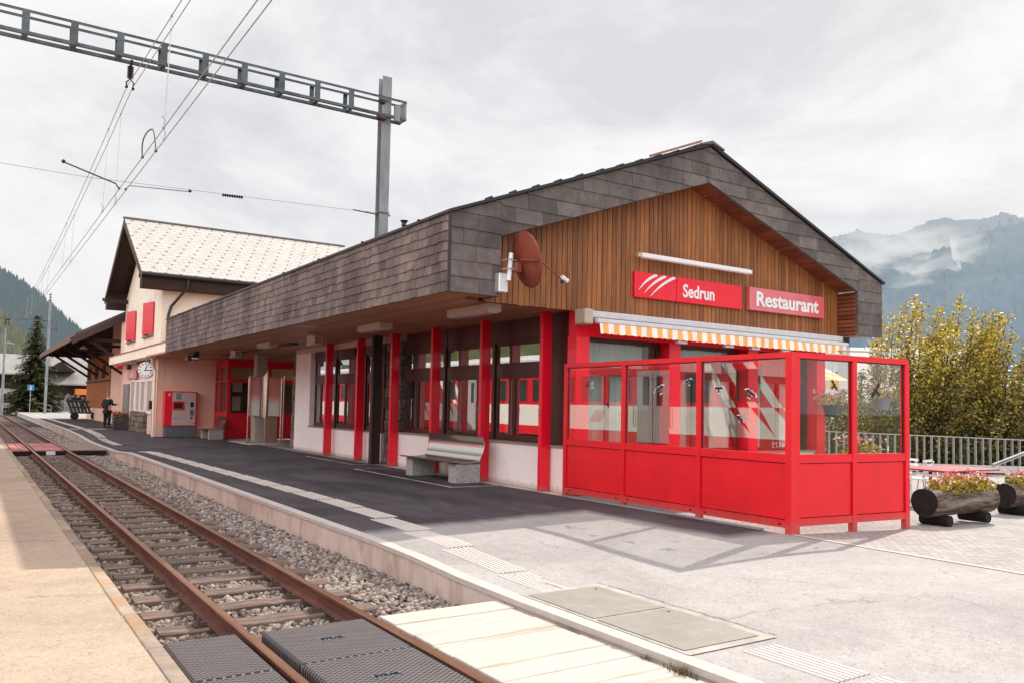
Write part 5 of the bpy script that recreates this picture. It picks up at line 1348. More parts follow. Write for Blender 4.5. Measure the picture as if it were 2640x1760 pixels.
jk = [((0, 0, .90), .155), ((0, .0, 1.12), .15), ((0, 0, 1.36), .155), ((0, 0, 1.46), .07), ((.20, 0, 1.42), .075), ((.26, .04, 1.18), .06), ((.225, .28, 1.20), .047), ((-.20, 0, 1.42), .075), ((-.27, -.02, 1.16), .06), ((-.25, .09, .95), .047), ((0, 0, .80), .16)]
obj_ = skin_mesh('jacket', jk, [(0, 1), (1, 2), (2, 3), (2, 4), (4, 5), (5, 6), (2, 7), (7, 8), (8, 9), (0, 10)], 'suit', P)
tr_ = [((0, 0, .88), .13), ((.10, 0, .80), .105), ((.115, .02, .48), .08), ((.12, -.02, .09), .065), ((-.10, 0, .80), .105), ((-.125, .03, .48), .08), ((-.13, .0, .09), .065)]
skin_mesh('trousers', tr_, [(0, 1), (1, 2), (2, 3), (0, 4), (4, 5), (5, 6)], 'suit', P)
for x in (.13, -.14): mb = MB(); mb.ball((x, .07, .045), .13, 2, (.42, 1, .36)); obj('shoe', mb, 'black', P, False, smooth='all')
mb = MB(); mb.ball((0, .0, 1.735), .105, 2, (.86, .95, .75)); obj('hair', mb, 'hair', P, False, smooth='all')
mb = MB(); mb.ball((0, .105, 1.66), .02, 1, (.7, 1, 1.2)); obj('nose', mb, 'skin', P, False, smooth='all')
for x in (-.035, .035): mb = MB(); mb.ball((x, .098, 1.695), .011, 1); obj('eye', mb, 'black', P, False)
for x in (-.085, .085): mb = MB(); mb.ball((x, .02, 1.68), .025, 1, (.4, .8, 1.2)); obj('ear', mb, 'skin', P, False, smooth='all')
mb = MB(); mb.box(-.025, .025, .095, .103, 1.615, 1.622); obj('mouth', mb, 'rustjoint', P, False)
mb = MB(); mb.add([(-.05, .145, 1.40), (.05, .145, 1.40), (.0, .16, 1.2)], [(0, 2, 1)]); obj('shirt', mb, 'shirt', P, False)

# flowers
def leafquad(mb, c, s, up=.3):
    d = V((random.gauss(0, 1), random.gauss(0, 1), random.gauss(0, 1))).normalized(); e = d.cross(V((random.gauss(0, 1), random.gauss(0, 1), random.gauss(0, 1)))).normalized()
    c = V(c); mb.add([c-d*s*.5, c+e*s*.33, c+d*s*.5, c-e*s*.33], [(0, 1, 2, 3)])
def flowerbed(parent, x0, x1, y0, y1, z0, h, nl, nf, petals, ls_=.06, fs=.045, world=True, leaf='leaf_y'):
    mb = MB()
    for _ in range(nl):
        x, y = random.uniform(x0, x1), random.uniform(y0, y1); k = 1-abs((x-(x0+x1)/2)/((x1-x0)/2))**3*.4
        leafquad(mb, (x+random.gauss(0, .02), y+random.gauss(0, .02), z0+random.random()*h*k), ls_*random.uniform(.7, 1.3))
    obj('foliage', mb, leaf, parent, world)
    for m_, share in petals:
        mb = MB()
        for _ in range(int(nf*share)):
            x, y = random.uniform(x0-.04, x1+.04), random.uniform(y0-.04, y1+.04); z = z0+h*random.uniform(.55, 1.25)
            for _ in range(6): leafquad(mb, (x+random.gauss(0, fs*.5), y+random.gauss(0, fs*.5), z+random.gauss(0, fs*.45)), fs)
        obj('blossom', mb, m_, parent, world)
random.seed(21)
F = thing('flower_box', 'grey slatted wooden flower box with red geraniums beside the person', 'planter', (6.62, 46.8, 0))
for k in range(4):
    mb = MB(); z = .03+k*.15; mb.bbox(6.27, 6.99, 46.45, 46.49, z, z+.13, .005); mb.bbox(6.27, 6.31, 46.5, 47.15, z, z+.13, .005); mb.bbox(6.95, 6.99, 46.5, 47.15, z, z+.13, .005); mb.bbox(6.27, 6.99, 47.16, 47.2, z, z+.13, .005); obj('slat', mb, 'crate_wood', F)
for (x, y) in ((6.25, 46.43), (6.97, 46.43)): mb = MB(); mb.box(x, x+.06, y-.02, y+.015, 0, .62); obj('corner_post', mb, 'crate_wood', F)
flowerbed(F, 6.27, 7.0, 46.5, 47.1, .58, .28, 420, 34, (('petal_red', 1),), .08, .07, leaf='leaf_g')

# luggage cart
random.seed(31)
Q = thing('luggage_cart', 'old grey wooden luggage cart standing at the platform edge of the shade', 'cart', (7.2, 69.0, 0))
mb = MB(); mb.box(6.3, 8.2, 68.2, 69.4, .46, .56); obj('deck', mb, 'crate_wood', Q)
for x in (6.55, 7.9): mb = MB(); mb.lathe([(.24, -.05), (.28, -.05), (.28, .05), (.24, .05)], 20, (x, 68.15, .28), Y_); obj('wheel', mb, 'black', Q)
for k in range(6): mb = MB(); x = 6.15+k*.24; mb.beam((x+.25, 68.2, .5), (x+random.uniform(-.12, .05), 68.3, 1.55-k*.05), .17, .04, Y_); obj('stake', mb, 'crate_wood', Q)
mb = MB(); mb.box(6.05, 7.5, 68.34, 68.38, 1.28, 1.42); mb.box(6.2, 7.6, 68.34, 68.38, .85, .97); obj('rail_board', mb, 'crate_wood', Q)
mb = MB()
for _ in range(14): mb.ball((random.uniform(6.0, 7.3), 68.7, 1.55+random.uniform(-.1, .25)), .13, 1, jit=.3)
obj('heaped_load', mb, 'steel_light', Q)

# goods shed
G = thing('goods_shed', 'brown wooden goods shed with deep overhanging eaves beyond the station house', 'shed', (9, 60, 0))
mb = MB(); mb.box(7.8, 14, 49.85, 60.0, 0, 6.5); mb.box(7.81, 14, 60.0, 73, 0, .92); obj('plaster_wall', mb, 'pink_wall', G)
mb = MB(); random.seed(3); y = 60.1
while y < 73: mb.box(7.74, 7.80, y, y+.26, .93, 4.6); y += .62
mb2 = MB(); mb2.box(7.80, 13.9, 60.0, 73, .93, 6.5); mb2.box(7.70, 7.739, 60, 73, 2.75, 2.9)
obj('wall_boards', mb2, pm('dark red brown shed boards', (.07, .02, .013), .7, .25, 4, stretch=(1, 5, .5)), G); obj('cover_strips', mb, pm('orange brown strips', (.62, .22, .09), .7, .2), G)
for (y, z0_) in ((62.2, 3.0), (66.2, 3.0), (70.2, 3.0)): mb = MB(); mb.box(7.70, 7.76, y, y+1.6, z0_, 3.9); obj('window', mb, 'shadow_black', G)
sl_ = .56
mb = MB(); mb.prism([V((4.9, 74.05, 4.85)), V((10.2, 74.05, 4.85)), V((10.2, 74.05, 7.9)), V((5.0, 74.05, 5.0))], V((0, .08, 0))); obj('end_panel', mb, 'chalet_wood', G)
mb = MB(); mb.prism([V((4.6, 49.7, 4.86)), V((10.2, 49.7, 4.86+5.6*sl_)), V((10.2, 49.7, 5.06+5.6*sl_)), V((4.6, 49.7, 5.04))], V((0, 24.5, 0))); obj('roof', mb, 'tile_brown', G, uv=lambda c: (c.y, c.x))
mb = MB(); mb.beam((4.45, 49.66, 4.62), (10.2, 49.66, 4.62+5.75*sl_), .06, .34); obj('verge_board', mb, pm('shed verge', (.09, .055, .05), .8), G)
mb = MB(); mb.box(4.5, 4.56, 49.7, 74.2, 4.66, 4.92); obj('eaves_board', mb, pm('eaves board', (.20, .12, .09), .8), G)
for k in range(12):
    y = 50.2+k*2.15; mb = MB(); mb.beam((4.7, y, 4.72), (8.2, y, 4.72+3.5*sl_), .12, .16); obj('rafter', mb, 'chalet_wood', G)
for y in (50.2, 55.5, 60.8, 66.1, 71.5):
    mb = MB(); mb.beam((7.9, y, 3.1), (5.4, y, 4.75), .14, .16); obj('strut', mb, 'chalet_wood', G)
    mb = MB(); mb.beam((5.0, y, 4.78), (8.0, y, 4.78), .14, .16); obj('tie_beam', mb, 'chalet_wood', G)
mb = MB(); mb.tube([(5.3, 52.0, 4.55), (5.3, 52.0, 4.35)], [.06, .22], 10); o = obj('shed_lamp', mb, 'steel_light'); tag(o, 'pale round lamp hanging under the shed eaves', 'lamp')
mb = MB(); mb.box(6.9, 7.79, 49.72, 49.84, 3.9, 6.0); obj('gable_panel', mb, 'cream_wall', G)
# ------------------------------------------------------------------ mast, gantry, wires
MT = thing('catenary_mast', 'tall grey steel mast with a lattice girder spanning the tracks', 'mast', (9.2, 20.6, 0))
def hbeam(mb, x, y, z0, z1, w_, t, tw=0):
    mb.box(x-w_/2, x+w_/2, y-w_/2, y-w_/2+t, z0, z1); mb.box(x-w_/2, x+w_/2, y+w_/2-t, y+w_/2, z0, z1); mb.box(x-t/2, x+t/2, y-w_/2+t, y+w_/2-t, z0, z1)
mb = MB(); hb = .27; mx_, my_ = 9.18, 20.55
hbeam(mb, mx_, my_, 3.5, 10.55, hb, .018); obj('upper_post', mb, 'steel', MT)
mb = MB(); hbeam(mb, mx_, my_, 0, 3.5, .2, .02); mb.tube([(9.0, 20.42, 0), (9.0, 20.42, 3.4)], .06, 10); obj('lower_post', mb, pm('dark brown post paint', (.05, .032, .03), .5), MT)
gz0, gz1 = 9.40, 9.93; gy0, gy1 = 20.30, 20.66
xa, xb = -1.6, 9.72
mb = MB()
for y in (gy0, gy1):
    for z in (gz0, gz1): mb.box(xa, xb, y-.012, y+.06, z-.012, z) ; mb.box(xa, xb, y-.012, y, z-.06 if z == gz1 else z, z+.0 if z == gz1 else z+.06)
obj('girder_chord', mb, 'steel_dark', MT)
k = 0; x = -1.2
while x < 9.0:
    mb = MB(); mb.box(x-.075, x+.075, gy0-.02, gy0-.012, gz0-.01, gz1); mb.box(x-.06, x+.06, gy1+.061, gy1+.069, gz0, gz1); mb.box(x-.05, x+.05, gy0, gy1, gz0-.03, gz0-.013)
    obj('batten_plate', mb, 'steel_dark', MT); x += .93
mb = MB(); mb.box(xb-.05, xb, gy0, gy1, gz0, gz1); mb.box(9.34, 9.48, 20.2, 20.3, gz0-.1, gz1-.2); obj('end_plate', mb, 'steel', MT)
mb = MB(); mb.ball((9.0, 20.35, gz0-.05), .14, 1, (1.3, 1, .8), .3); mb.ball((9.02, 20.4, gz1-.12), .09, 1, (1.3, 1, .8), .3); obj('bolt_bracket', mb, 'rustjoint', MT)
mb = MB(); mb.tube([(9.0, 20.5, 6.78), (9.4, 20.5, 6.74)], .03, 8); mb.tube([(9.04, 20.38, 6.78), (9.04, 20.7, 6.78), (9.32, 20.7, 6.78), (9.32, 20.38, 6.78), (9.04, 20.38, 6.78)], .015, 6); obj('clamp', mb, 'copper', MT)
def insul(a, b, r=.06, n=8, lab='insulator', nm='insulator'):
    a, b = V(a), V(b); mb = MB(); d = (b-a); l = d.length; d.normalize(); pr = []
    for i in range(n): pr += [(.02, l*i/n), (r, l*(i+.35)/n), (r, l*(i+.5)/n), (.02, l*(i+.6)/n)]
    mb.lathe(pr+[(.02, l)], 12, a, d); return mb
I_ = thing('hanging_insulator', 'dark ribbed insulator hanging from the girder above the track', 'insulator', (2.8, 20.5, 9.1))
mb = insul((2.78, 20.5, 9.27), (2.78, 20.5, 8.97), .075, 6); obj('ribbed_body', mb, pm('dark plum glaze', (.03, .01, .015), .2), I_)
mb = MB(); mb.tube([(2.8, 20.5, 9.42), (2.78, 20.5, 9.27)], .03, 8); mb.tube([(2.72, 20.5, 8.78), (2.70, 20.5, 8.88), (2.78, 20.5, 8.97), (2.86, 20.5, 8.88), (2.84, 20.5, 8.76)], .018, 6); mb.ball((2.71, 20.5, 8.77), .04, 1); mb.ball((2.85, 20.5, 8.75), .04, 1); obj('fork', mb, 'black', I_)
def wire(pts, r, lab, nm='wire', cat='wire', m_='steel_light', grp='overhead wires'):
    mb = MB(); mb.tube(pts, r, 5); o = obj(nm, mb, m_); tag(o, lab, cat, grp); return o
M['wire'] = pm('pale wire', (.42, .42, .45), .5, .05, metal=.2)
zc = 6.38
cw = [(2.66, 2.78)]
def zm(y): return 8.78-.0042*(y-20.5)*(95-y) if y > 20.5 else 8.78-.0042*(20.5-y)*(y+55)*1.0
def zm(y):
    L_ = 74.0; t = (y-20.5)/L_ if y > 20.5 else (20.5-y)/L_
    return 8.78-1.75*4*t*(1-t)*.75
def zc_(y): return zc+.0*y
YY = [-30, -20, -10, -4, 0, 4, 8, 12, 16, 20.5, 24, 28, 33, 38, 45, 52, 60, 70, 80, 94]
for k, (x, lab) in enumerate(((2.72, 'pale upper carrying wire hung from the insulator, left strand'), (2.84, 'pale upper carrying wire hung from the insulator, right strand'))):
    wire([(x, y, zm(y)) for y in YY], .009, lab, 'carrying_wire', 'wire', 'wire')
for k, (x, lab) in enumerate(((2.66, 'pale lower contact wire above the track, left strand'), (2.80, 'pale lower contact wire above the track, right strand'))):
    wire([(x, y, zc_(y)) for y in YY], .0085, lab, 'contact_wire', 'wire', 'wire')
DR = []
for y, s in ((15.4, 0), (16.1, 1), (23.4, 0), (22.2, 1), (34.2, 0), (32.8, 1), (45, 0), (43.5, 1), (57, 0), (55, 1)):
    x = (2.72, 2.84)[s]; x2 = (2.66, 2.80)[s]
    mb = MB(); mb.tube([(x, y, zm(y)), (x2, y, zc)], .005, 4); mb.ball((x, y, zm(y)), .028, 1); mb.ball((x2, y, zc+.02), .03, 1)
    if y < 24: mb.tube([(x2, y, zc+.02), (x2+.03, y, zc+.15), (x2-.03, y, zc+.22)], .01, 5)
    o = obj('dropper', mb, 'wire'); tag(o, 'thin vertical dropper between carrying wire and contact wire', 'dropper', 'droppers of the overhead line')
mb = MB(); mb.tube([(2.66+.14*q-.13*math.sin(q*PI)*(1-q), 17.5-.6*q, zc+.46*math.sin(min(1, q*1.35)*PI*.5 if q < .74 else (1-(q-.74)/.26*.98)*PI*.5)) for q in np.linspace(0, 1, 22)], .014, 6)
mb.ball((2.66, 17.5, zc), .035, 1); mb.ball((2.80, 16.9, zc), .035, 1)
o = obj('jumper_cable', mb, 'steel_dark'); tag(o, 'dark looped jumper cable between the two contact wires', 'cable')
ys_ = 20.55
wire([(-3, ys_, 6.62), (2.0, ys_, 6.55), (8.2, ys_, 6.74), (9.05, ys_, 6.78)], .007, 'thin cross span wire from the mast over the track', 'span_wire', 'wire', 'wire', 'cross span wires')
sa = thing('registration_arm', 'short dark steady arm left of the contact wires', 'steady arm', (2.0, ys_, 6.6), 0, 'steady arms on the span wire')
mb = MB(); mb.tube([(1.55, ys_, 6.80), (2.58, ys_, 6.50), (2.66, ys_, 6.40)], .016, 6); obj('arm', mb, 'black', sa)
mb = MB(); mb.ball((1.52, ys_, 6.82), .05, 1); mb.ball((2.66, ys_, 6.40), .035, 1); obj('clamp', mb, 'black', sa)
sb = thing('registration_arm', 'longer pale steady arm right of the contact wires', 'steady arm', (3.5, ys_, 6.55), 0, 'steady arms on the span wire')
mb = MB(); mb.tube([(4.16, ys_, 6.57), (2.86, ys_, 6.50), (2.80, ys_, 6.40)], .013, 6); obj('arm', mb, 'steel', sb)
mb = MB(); mb.ball((4.2, ys_, 6.59), .045, 1); mb.ball((2.80, ys_, 6.40), .035, 1); obj('clamp', mb, 'black', sb)
o = obj('span_insulator', insul((4.95, ys_, 6.615), (5.45, ys_, 6.635), .045, 9), 'black'); tag(o, 'small dark ribbed insulator in the span wire left of the mast', 'insulator')
wire([(8.35, ys_, 6.76), (9.1, ys_, 6.73)], .018, 'short dark rod clamping the span wire to the mast', 'span_rod', 'rod', 'steel_dark', 'cross span wires')
# far mast with cross beam
FM = thing('far_mast', 'thin rust stained mast with cross beam on the sunlit platform', 'mast', (6.4, 94, 0))
mb = MB(); hbeam(mb, 6.4, 94, 0, 11.2, .24, .03); obj('post', mb, 'steel', FM)
mb = MB(); mb.beam((-8, 94, 9.25), (6.8, 94, 9.15), .14, .14); mb.box(6.4, 7.1, 93.95, 94.05, 8.3, 8.42); mb.box(7.0, 7.1, 93.95, 94.05, 8.3, 9.3); obj('cross_beam', mb, 'steel_dark', FM)
mb = insul((6.4, 94, 11.2), (6.4, 94, 12.0), .12, 3); obj('insulator', mb, 'black', FM)
for x in (2.7, 2.95): mb = insul((x, 94, 9.1), (x, 94, 8.5), .13, 3); obj('insulator', mb, 'black', FM)
wire([(2.0, 20, 11.8), (4.5, 60, 12.1), (6.4, 94, 12.0)], .008, 'thin feeder wire running to the top of the far mast', 'feeder_wire', 'wire', 'wire') if False else None
# street lamp and signs at the far left
SL = thing('street_lamp', 'slim grey street lamp with curved arm at the left edge', 'street lamp', (2.38, 82, 0))
mb = MB(); mb.tube([(2.38, 82, 0), (2.38, 82, 5.6), (2.36, 82, 7.4)], [.11, .09, .05], 10); obj('post', mb, 'steel', SL)
mb = MB(); mb.tube([(2.38, 82, 6.1), (2.7, 82, 6.15), (3.1, 81.9, 6.05)], [.03, .06, .03], 8); obj('arm', mb, 'steel_light', SL)
BS = thing('platform_sign', 'blue and white sign on a thin post before the spruce', 'sign', (5.0, 92.5, 0))
mb = MB(); mb.tube([(5.0, 92.5, 0), (5.0, 92.5, 2.8)], .03, 8); obj('post', mb, 'steel_light', BS)
mb = MB(); mb.bbox(4.72, 5.28, 92.42, 92.47, 2.25, 2.8, .01); b_ = obj('panel', mb, 'blue_sign', BS)
mb = MB(); mb.box(4.94, 5.06, 92.40, 92.415, 2.3, 2.55); mb.ball((5.0, 92.41, 2.64), .07, 1, (1, .1, 1)); obj('pictogram', mb, 'white_paint', b_)
def railing(name, lab, a, b, h=1.05, n=12, grp=None, m_='fence_grey', bar=.02, z=0.0, rails=(1.0, .12)):
    a, b = V(a), V(b); t = thing(name, lab, 'railing', ((a.x+b.x)/2, (a.y+b.y)/2, (a.z+b.z)/2), 0, grp)
    mb = MB()
    for r in rails: mb.beam(a+Z_*h*r, b+Z_*h*r, .05, .05)
    obj('rail', mb, m_, t); mb = MB()
    for i in range(n+1): p = a.lerp(b, i/n); mb.beam(p+Z_*.02, p+Z_*(h-.02), bar, bar*1.6, (b-a))
    obj('bars', mb, m_, t); return t
railing('railing', 'grey bar railing at the far end below the spruce', (8.3, 112, -.2), (11.6, 111, -.2), 1.5, 26, bar=.05)
railing('railing', 'sloping handrail in front of the spruce', (3.4, 103, .9), (7.4, 100, -.2), .9, 3, rails=(1, .5), m_='steel_light')
railing('railing', 'low grey railing at the left edge before the white chalet wall', (.6, 106, -.1), (4.2, 105, -.1), 1.3, 12, bar=.04)

# spruce
def spruce(x, y, h, r, lab, seed=1, n=5200, grp=None, s=.5):
    random.seed(seed); t = thing('spruce_tree', lab, 'tree', (x, y, 0), 0, grp)
    mb = MB(); mb.tube([(x, y, 0), (x, y, h*.5), (x, y, h*.97)], [.2, .12, .03], 8); obj('trunk', mb, 'trunk', t)
    mb = MB(); bl = 0; z = h*.05
    while z < h*.985:
        f = 1-z/h; R = r*(f**.85)*random.uniform(.80, 1.12); nb = max(5, int(11*f+4))
        for k in range(nb):
            a = 2*PI*(k+random.random())/nb; rr = R*random.uniform(.72, 1.1); d = V((math.cos(a), math.sin(a), 0))
            droop = -.28*rr; m_ = max(4, int(rr*9))
            for i in range(m_):
                tt = (i+.6)/m_; c = V((x, y, z))+d*rr*tt+V((0, 0, droop*tt*tt+.12*rr*max(0, tt-.7)*2))
                sp = s*(1-.45*tt)*(.5+.5*f)
                for q in range(3):
                    p = c+V((random.gauss(0, .10), random.gauss(0, .10), random.gauss(0, .05)))
                    e = (d+V((random.gauss(0, .5), random.gauss(0, .5), random.uniform(-.5, .1)))).normalized(); wv = e.cross(Z_).normalized()*sp*.20
                    mb.add([p-wv, p+wv, p+e*sp], [(0, 1, 2)])
        z += .20+.16*f
    obj('crown', mb, 'needle', t); return t
spruce(5.9, 103.2, 10.6, 3.5, 'dark spruce tree standing behind the thin far mast', 1, s=1.0)

# far chalets at the valley head
def house(name, lab, x0, x1, y0, y1, ze, zr, wall, roofm, axis='x', zb=-3, low=None, zl=1.5, over=.8, cat='house', rot=0):
    t = thing(name, lab, cat, ((x0+x1)/2, (y0+y1)/2, zb)); mb = MB(); mb.box(x0, x1, y0, y1, zl if low else zb, ze)
    if axis == 'x':
        ym = (y0+y1)/2; mb.prism([V((x0, y0, ze)), V((x0, y1, ze)), V((x0, ym, zr-.2))], V((x1-x0, 0, 0))); sl2 = [[V((x0-over, y0-over, ze-.2)), V((x1+over, y0-over, ze-.2)), V((x1+over, ym, zr)), V((x0-over, ym, zr))], [V((x0-over, ym, zr)), V((x1+over, ym, zr)), V((x1+over, y1+over, ze-.2)), V((x0-over, y1+over, ze-.2))]]
    else:
        xm = (x0+x1)/2; mb.prism([V((x0, y0, ze)), V((xm, y0, zr-.2)), V((x1, y0, ze))], V((0, y1-y0, 0))); sl2 = [[V((x0-over, y0-over, ze-.2)), V((xm, y0-over, zr)), V((xm, y1+over, zr)), V((x0-over, y1+over, ze-.2))], [V((xm, y0-over, zr)), V((x1+over, y0-over, ze-.2)), V((x1+over, y1+over, ze-.2)), V((xm, y1+over, zr))]]
    obj('wall', mb, wall, t)
    if low: mb = MB(); mb.box(x0+.05, x1-.05, y0+.05, y1, zb, zl-.001); obj('lower_wall', mb, low, t)
    for s_ in sl2: mb = MB(); mb.prism(s_, V((0, 0, .16))); obj('roof', mb, roofm, t, uv=(lambda c: (c.x, c.y*1.1)) if axis == 'x' else (lambda c: (c.y, c.x*1.1)))
    return t
c1 = house('chalet', 'dark timber chalet with white ground floor at the left edge', -4, 5.6, 115, 123, 4.4, 6.7, 'chalet_wood', 'tile_far', 'x', -1, 'chalet_white', 2.6, 1.2)
mb = MB(); mb.box(3.2, 5.0, 115.0-.05+.05, 115.03, .9, 1.9); obj('window', mb, 'shadow_black', c1)
c2 = house('chalet', 'dark chalet with dormer and pale roof behind the mast', 8.2, 14.5, 112, 120, 3.3, 6.5, 'chalet_wood', 'tile_far', 'x', -1, None, 1, .9)
mb = MB(); mb.prism([V((7.4, 110.6, 4.7)), V((9.0, 110.6, 5.9)), V((10.6, 110.6, 4.7))], V((0, 4, 0))); obj('dormer', mb, 'chalet_wood', c2)
mb = MB(); mb.box(10.6, 12.4, 110.0, 111.9, 2.0, 2.7); o = obj('orange_awning', mb, 'orange'); tag(o, 'bright orange awning on the dark chalet beside the shed', 'awning')
mb = MB(); mb.box(9.6, 12.6, 111.6, 111.9, -.2, 1.2); o = obj('white_van_front', mb, 'chalet_white'); o.name = 'garden_wall'; tag(o, 'white garden wall below the orange awning', 'wall')
c3 = house('red_roof_house', 'small house with orange roof glimpsed left of the shed', 13.5, 18, 128, 134, 4.9, 6.2, 'chalet_white', 'orange', 'x', -1)

# ------------------------------------------------------------------ terrace furniture
def chair():
    t = thing('chair', 'silver cafe chair', 'chair', (0, 0, 0), 0, 'silver cafe chairs on the terrace'); M.setdefault('chairmetal', pm('polished chair tube', (.78, .78, .80), .25, .04, metal=.7))
    for s in (-1, 1):
        mb = MB(); mb.tube([(s*.24, .22, 0), (s*.23, .20, .44), (s*.25, .18, .66), (s*.27, -.05, .67), (s*.26, -.22, .64)], .0125, 7); obj('front_leg', mb, 'chairmetal', t, False, smooth=True)
        mb = MB(); mb.tube([(s*.25, -.27, 0), (s*.22, -.20, .44), (s*.21, -.27, .80)], .0125, 7); obj('rear_leg', mb, 'chairmetal', t, False, smooth=True)
    mb = MB(); mb.bbox(-.22, .22, -.20, .21, .435, .455, .008); obj('seat', mb, 'white_paint', t, False)
    mb = MB()
    for z in (.60, .70, .80):
        pts = [(.21*math.cos(a)*1.0, -.20-.09*math.sin(a), z+.02*math.sin(a)) for a in np.linspace(0, PI, 9)]
        for a, b in zip(pts, pts[1:]): mb.beam(a, b, .008, .05)
    obj('backrest', mb, 'white_paint', t, False); return t
def table(x, y, rz, lab, l=1.2, w_=.8):
    t = thing('terrace_table', lab, 'table', (x, y, g(x, y)), rz, 'red topped terrace tables')
    mb = MB(); mb.bbox(-l/2, l/2, -w_/2, w_/2, .70, .73, .008); obj('tabletop', mb, 'table_red', t, False)
    mb = MB(); mb.tube([(-l*.3, 0, .02), (-l*.3, 0, .70)], .03, 10); mb.beam((-l*.3, -.3, .03), (-l*.3, .3, .03), .05, .04); obj('leg', mb, 'dark_metal', t, False)
    mb = MB(); mb.tube([(l*.3, 0, .02), (l*.3, 0, .70)], .03, 10); mb.beam((l*.3, -.3, .03), (l*.3, .3, .03), .05, .04); obj('leg', mb, 'dark_metal', t, False); return t
table(13.05, 10.75, 0, 'red topped table inside the screen, below the middle window', 1.5, .85)
table(15.2, 10.9, 0, 'red topped table inside the screen, near its right end', 1.5, .85)
table(15.7, 8.6, -.05, 'red topped table outside the screen behind the log planter', 1.75, 1.05)
ch = chair(); first = True
for (x, y, rz, lab) in ((10.75, 10.9, 1.4, 'silver chair inside the screen at its left bay'), (12.6, 9.9, .1, 'silver chair inside the screen in front of the middle table'), (13.7, 10.1, -.1, 'silver chair inside the screen right of the corner post'), (14.9, 10.0, .1, 'silver chair before the right inner table'), (15.9, 10.1, 0, 'silver chair at the right end of the inner table'),
                        (14.15, 8.75, -1.7, 'silver chair left of the outer table beside the red screen'), (15.0, 7.72, .1, 'silver chair in front of the outer table, left one'), (16.1, 7.75, .2, 'silver chair in front of the outer table, right one'), (15.3, 9.7, PI, 'silver chair behind the outer table, left one'), (16.4, 9.5, PI, 'silver chair behind the outer table, right one')):
    if (x, y) in ((15.0, 7.72), (16.1, 7.75)): y += 1.9; x += .35; lab = lab.replace('in front of', 'just behind')
    if first: ch.location = (x, y, g(x, y)); ch.rotation_euler = (0, 0, rz); ch['label'] = lab; first = False
    else: dup(ch, loc=(x, y, g(x, y)), rz=rz, label=lab)
# log planters
random.seed(41)
def log(x, y, lab, l=1.85, R=.215, rz=-.03):
    t = thing('log_planter', lab, 'planter', (x, y, g(x, y)), rz, 'hollowed log planters'); zc0 = R+.13
    mb = MB(); n = 26; m_ = 14; vs = []
    for i in range(m_+1):
        xx_ = l*i/m_
        for k in range(n):
            a = 2*PI*k/n; rr = R*(1+.035*math.sin(3*a+i*.5)+random.uniform(-.012, .012)); vs.append((xx_, rr*math.cos(a), zc0+min(rr*math.sin(a), R*.98 if i in (0, m_) else R*.9)))
    mb.add(vs, [(i*n+k, (i+1)*n+k, (i+1)*n+(k+1) % n, i*n+(k+1) % n) for i in range(m_) for k in range(n)]); obj('log_body', mb, 'bark', t, False, smooth=True)
    mb = MB(); mb.add([vs[k] for k in range(n)], [tuple(range(n))]); obj('cut_end', mb, 'log_end', t, False)
    mb = MB(); mb.add([vs[m_*n+k] for k in range(n)], [tuple(range(n-1, -1, -1))]); obj('cut_end', mb, 'log_end', t, False)
    for xx_ in (.30, 1.35): mb = MB(); mb.tube([(xx_, -R*1.05, .08), (xx_, R*1.05, .08)], .085, 12); obj('log_foot', mb, 'log_end', t, False)
    flowerbed(t, .30, l-.05, -.17, .17, zc0+R*.55, .25, 2200, 44, (('petal', .75), ('petal_white', .45)), .055, .04, False)
    mb = MB()
    for _ in range(26):
        a = V((random.uniform(.3, l), random.uniform(-.15, .15), zc0+R)); b = a+V((random.uniform(-.12, .12), random.uniform(-.1, .1), random.uniform(.10, .22))); mb.tube([a, b], .003, 4)
        for _ in range(8): leafquad(mb, b+V((random.gauss(0, .03), random.gauss(0, .03), random.gauss(0, .02))), .045)
    obj('flower_stem', mb, 'petal', t, False)['kind'] = 'stuff'
    return t
log(12.05, 6.95, 'hollow log planter with pink geraniums beside the red screen', 1.72)
log(15.25, 7.35, 'hollow log planter with pink flowers cut by the right edge')
# shrub with flowers at the terrace edge, hanging baskets
random.seed(51)
t = thing('flower_tub', 'bushy tub of pink and white flowers at the right end of the terrace', 'planter', (14.9, 10.6, 0)); 
t.location = (16.9, 11.2, g(16.9, 11.2)); mb = MB(); mb.lathe([(.2, 0), (.28, .45), (.26, .46)], 16, (16.9, 11.2, -.15)); obj('tub', mb, 'rustjoint', t)
flowerbed(t, 16.45, 17.45, 10.95, 11.5, .30, .62, 900, 34, (('petal', .6), ('petal_white', .4)), .08, .07, leaf='leaf_y')
for k, (x, y, z, lab, mm) in enumerate(((16.35, 11.6, 1.80, 'dark hanging basket with pink and yellow flowers, left one', 'black'), (17.55, 11.1, 1.98, 'blue green hanging basket with white flowers, right one', 'machine_base'))):
    t = thing('hanging_basket', lab, 'hanging basket', (x, y, z), 0, 'hanging flower baskets at the terrace end')
    mb = MB(); mb.lathe([(.13, -.28), (.19, 0), (.17, .0)], 16, (x, y, z)); obj('pot', mb, mm, t)
    for a in (0, 2.1, 4.2): mb = MB(); mb.tube([(x+.17*math.cos(a), y+.17*math.sin(a), z), (x, y, 3.0)], .004, 4); obj('chain', mb, 'steel', t)
    flowerbed(t, x-.30, x+.30, y-.2, y+.2, z-.02, .26, 380, 26, (('petal', .7 if k == 0 else .3), ('petal_white', .4 if k == 0 else .8)), .06, .05)
mb = MB(); mb.beam((16.2, 11.75, 3.02), (17.9, 10.9, 3.02), .03, .03); o = obj('basket_rail', mb, 'steel'); tag(o, 'thin rail carrying the two hanging baskets', 'rail')
